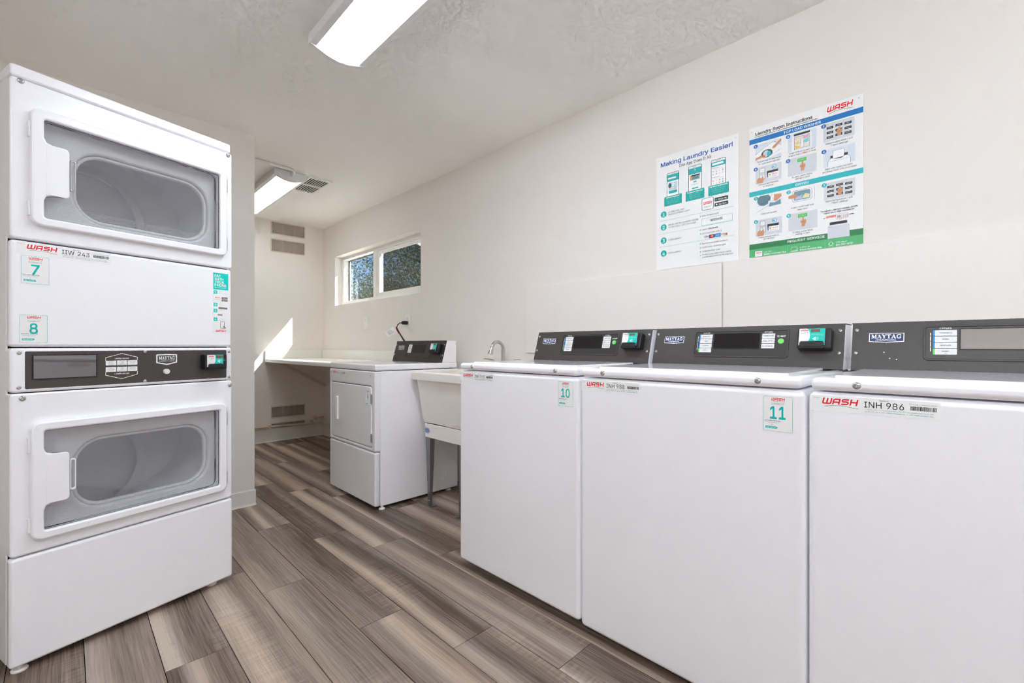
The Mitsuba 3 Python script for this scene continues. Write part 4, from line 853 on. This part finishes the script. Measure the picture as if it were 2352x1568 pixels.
# ---------------------------------------------------------------- grilles and pipes on the far wall
def grille(x0, x1, z0, z1, label):
    t = thing('vent_grille', label, 'vent grille', None)
    M = shift(MXZ, w=-YF)
    o = rrect(x0, z0, x1, z1, .010); i = rrect(x0 + .012, z0 + .012, x1 - .012, z1 - .012, .006)
    put(t + '__frame', plate(o.difference(i), .007, .003, 2), 'wire_dusty', shift(M, w=.0005), smooth=40)
    put(t + '__backing', plate(i.buffer(.003), .001), 'dark_void', shift(M, w=.0005), smooth=False, label='dark opening behind the mesh')
    ms = []
    nx, nz = int((x1 - x0 - .024) / .0105), int((z1 - z0 - .024) / .0105)
    for a in range(1, nx): x = x0 + .012 + (x1 - x0 - .024) * a / nx; ms.append(bx(x - .0017, z0 + .010, .0030, x + .0017, z1 - .010, .0056))
    for a in range(1, nz): z = z0 + .012 + (z1 - z0 - .024) * a / nz; ms.append(bx(x0 + .010, z - .0017, .0022, x1 - .010, z + .0017, .0046))
    put(t + '__wire_mesh', cat(*ms), 'wire_dusty', M, smooth=False, kind='stuff')
    for f_ in (.33, .67): x = x0 + (x1 - x0) * f_; put(t + '__bar', bx(x - .003, z0 + .008, .002, x + .003, z1 - .008, .0075), 'wire_dusty', M, smooth=False)
grille(1.545, 1.896, 2.205, 2.342, 'rectangular mesh vent grille, topmost on the far wall just under the ceiling')
grille(1.545, 1.896, 2.018, 2.160, 'rectangular mesh vent grille, second from the top on the far wall')
grille(1.545, 1.897, .246, .372, 'rectangular mesh vent grille under the counter, upper of the two')
grille(1.545, 1.897, .142, .198, 'narrow mesh vent grille crossed by the pipe just above the baseboard')
pp = thing('pipe', 'painted pipe running along the wall above the far baseboard', 'pipe')
put(pp + '__run', tube([(XP - .5, 5.158, .172), (1.4, 5.158, .168), (2.03, 5.158, .150), (2.058, 5.154, .149), (2.068, 5.13, .149), (2.068, 4.6, .150), (2.068, 3.3, .150)], .011, 12), 'pipe_paint', smooth=50)
put(pp + '__lower_run', tube([(XP - .5, 5.172, .146), (1.5, 5.172, .143)], .006, 8), 'pipe_paint', smooth=50)
for x in (1.52, 1.96): put(pp + '__strap', bx(x - .008, 5.145, .148, x + .008, YF - .001, .184), 'pipe_paint', smooth=False)
ps = thing('pipe', 'short capped pipe stub on the far wall beside the lower grilles', 'pipe')
put(ps + '__stub', tube([(1.992, 5.165, .204), (2.095, 5.165, .210)], .010, 12), 'pipe_paint', smooth=50)
put(ps + '__cap', tube([(1.980, 5.165, .204), (1.982, 5.165, .204), (1.998, 5.165, .204), (2.0, 5.165, .204)], [.013, .016, .016, .012], 12), 'pipe_paint', smooth=50)
put(ps + '__flange', plate(Point(0, 0).buffer(.022), .03), 'pipe_paint', shift(MXZ, 2.005, .205, -YF + .0005), smooth=40)

# ---------------------------------------------------------------- ceiling fixtures
def fixture(x0, x1, y0, y1, L, tint, label, wrap=False):
    t = thing('ceiling_light', label, 'ceiling light', 'wraparound fluorescent lights')
    w = x1 - x0; xm = (x0 + x1) / 2
    prof = lambda s, dz: [(xm + s * (x - .5) * w, z + dz) for x, z in ((0, C - .0005), (-.01, C - .048), (.12, C - .058), (.3, C - .072), (.5, C - .078), (.7, C - .072), (.88, C - .058), (1.01, C - .048), (1., C - .0005))]
    M = frame((0, 0, 0), (1, 0, 0), (0, 0, 1)); 
    for yy in (y0, y1 - .020):
        put(t + '__end_cap', plate(Polygon(prof(1.02, -.002)), .020, .003), 'fixture_white', shift(M, w=-yy - .020), smooth=30)
    pts = [(xm + (a - .5) * w * .82, C - .052 - .024 * math.sin(math.pi * a)) for a in np.linspace(0, 1, 13)]
    if wrap: pts = [(xm - .5 * w * math.cos(math.pi * a), C - .004 - .120 * math.sin(math.pi * a)) for a in np.linspace(0, 1, 15)]
    V, F = [], []
    for yy in (y0 + .018, y1 - .018): V += [(x, yy, z) for x, z in pts]
    n = len(pts)
    for i in range(n - 1): F += [[i, i + 1, n + i + 1], [i, n + i + 1, n + i]]
    m = tm(V, F)
    if m.face_normals[:, 2].mean() > 0: m = tm(V, np.array(F)[:, ::-1])
    put(t + '__diffuser', m, 'lens', smooth=True, emitter={'type': 'area', 'radiance': rgb([L * c for c in tint])}, label='glowing white lens')
    for s_ in (0, 1) if not wrap else ():
        xa = x0 if s_ == 0 else x1; xb = xm + ((-.405) if s_ == 0 else .405) * w
        put(t + '__side_rail', plate(Polygon([(xa, C - .0005), (xa + (-.002 if s_ == 0 else .002), C - .048), (xb, C - .053), (xb, C - .049), (xa + (.010 if s_ == 0 else -.010), C - .044), (xa + (.012 if s_ == 0 else -.012), C - .0005)]), y1 - y0 - .022), 'fixture_white', shift(M, w=-y1 + .011), smooth=30)
    return t
fixture(.743, .981, .77, 1.988, LAMP * .95, (.90, .985, 1.09), 'wraparound ceiling light glowing above the front room, cut by the frame')
fixture(1.113, 1.343, 3.65, 4.87, LAMP_FAR, (.96, .97, .96), 'wraparound ceiling light in the back room beside the ceiling vent')
fixture(.55, .79, -1.70, -.48, LAMP * .76, (.90, .985, 1.09), 'wraparound ceiling light behind the camera', True)
fixture(-1.0, -.76, -.60, .62, LAMP * 1.1, (.90, .985, 1.09), 'wraparound ceiling light over the open floor left of the camera', True)
cd = thing('conduit', 'white surface conduit with an elbow feeding the back room ceiling light', 'conduit')
put(cd + '__run', tube([(.40, 3.560, C - .012), (.9, 3.575, C - .012), (1.195, 3.585, C - .012), (1.222, 3.590, C - .013), (1.232, 3.600, C - .018), (1.236, 3.618, C - .028), (1.236, 3.649, C - .030)], .0105, 10), 'white_plastic', smooth=50)
put(cd + '__coupling', tube([(1.236, 3.612, C - .026), (1.236, 3.650, C - .030)], .0145, 12), 'white_plastic', smooth=40)
cv = thing('ceiling_vent', 'white slatted ceiling vent beside the back room light', 'vent')
VX0, VX1, VY0, VY1 = 1.362, 1.552, 3.640, 4.050
o = box(VX0, VY0, VX1, VY1); inn = unary_union([box(VX0 + .022, VY0 + .030, VX1 - .022, (VY0 + VY1) / 2 - .012), box(VX0 + .022, (VY0 + VY1) / 2 + .012, VX1 - .022, VY1 - .030)])
MCV = frame((0, 0, C - .0005), (0, 1, 0), (1, 0, 0)); swap = lambda g_: affinity.affine_transform(g_, [0, 1, 1, 0, 0, 0])
put(cv + '__frame', plate(swap(o.difference(inn)), .012, .005), 'white_plastic', MCV, smooth=40)
put(cv + '__backing', plate(swap(inn.buffer(.002)), .001), 'dark_void', MCV, smooth=False)
for b in polys(inn):
    bx0, by0, bx1, by1 = b.bounds; n_ = 8
    for i in range(n_ + 1):
        x = bx0 + (bx1 - bx0) * i / n_
        m = bx(-.0035, by0, -.0006, .0035, by1, .0006); m.apply_transform(trimesh.transformations.rotation_matrix(math.radians(40), (0, 1, 0))); m.apply_translation((x, 0, C - .0065))
        put(cv + '__slat', m, 'white_plastic', smooth=False)

# ---------------------------------------------------------------- trees outside the window
def tree(name, label, P, h, R, n, seed, light=.25, squash=1., lf=.05):
    r = np.random.default_rng(seed); t = thing(name, label, 'tree', None)
    P = np.array(P, float); top = P + [0, 0, h]
    put(t + '__trunk', tube([P, P + [.05, .02, h * .45], P + [.0, .1, h * .75], top], [.16, .12, .07, .02], 8), 'bark', smooth=50)
    B, tips = [], []
    for i in range(46):
        a, z = r.uniform(0, 6.283), r.uniform(.18, .95)
        s = P + [0, 0, h * z * .85]; L_ = R * (1.05 - .5 * z) * r.uniform(.6, 1.05)
        e = s + [math.cos(a) * L_, math.sin(a) * L_, L_ * r.uniform(.1, .5) * squash]; mid = (s + e) / 2 + r.normal(0, .08, 3)
        B.append(tube([s, mid, e], [.035, .02, .007], 5)); tips += [(mid, L_ * .42), (e, L_ * .34), ((mid + e) / 2, L_ * .36)]
    put(t + '__branches', cat(*B), 'bark', smooth=50, kind='stuff')
    c = np.array([x[0] for x in tips]); s = np.array([x[1] for x in tips])
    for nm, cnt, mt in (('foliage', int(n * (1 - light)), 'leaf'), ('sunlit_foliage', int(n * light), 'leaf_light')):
        k = r.integers(0, len(c), cnt); ctr = c[k] + r.normal(0, 1, (cnt, 3)) * s[k][:, None] * .62
        d = r.normal(0, 1, (cnt, 3)); d /= np.linalg.norm(d, axis=1, keepdims=True); q = np.cross(d, r.normal(0, 1, (cnt, 3))); q /= np.linalg.norm(q, axis=1, keepdims=True)
        l = r.uniform(.6, 1.2, (cnt, 1)) * lf; wv = l * r.uniform(.22, .36, (cnt, 1)); nn = np.cross(d, q) * l * .15
        V = np.stack([ctr - d * l, ctr + q * wv + nn, ctr + d * l, ctr - q * wv + nn], 1).reshape(-1, 3); i = np.arange(cnt)[:, None] * 4
        F = np.vstack([i + [0, 1, 2], i + [0, 2, 3]])
        put(t + '__' + nm, tm(V, F), mt, smooth=False, kind='stuff')
tree('tree', 'tall dense dark green tree seen through the right window pane', (5.75, 8.05, -.16), 6.2, 2.1, 46000, 11, .12, lf=.042)
tree('tree', 'lower leafy tree with light green leaves in the left window pane', (10.0, 17.3, -.16), 4.0, 2.3, 34000, 5, .28, lf=.060)
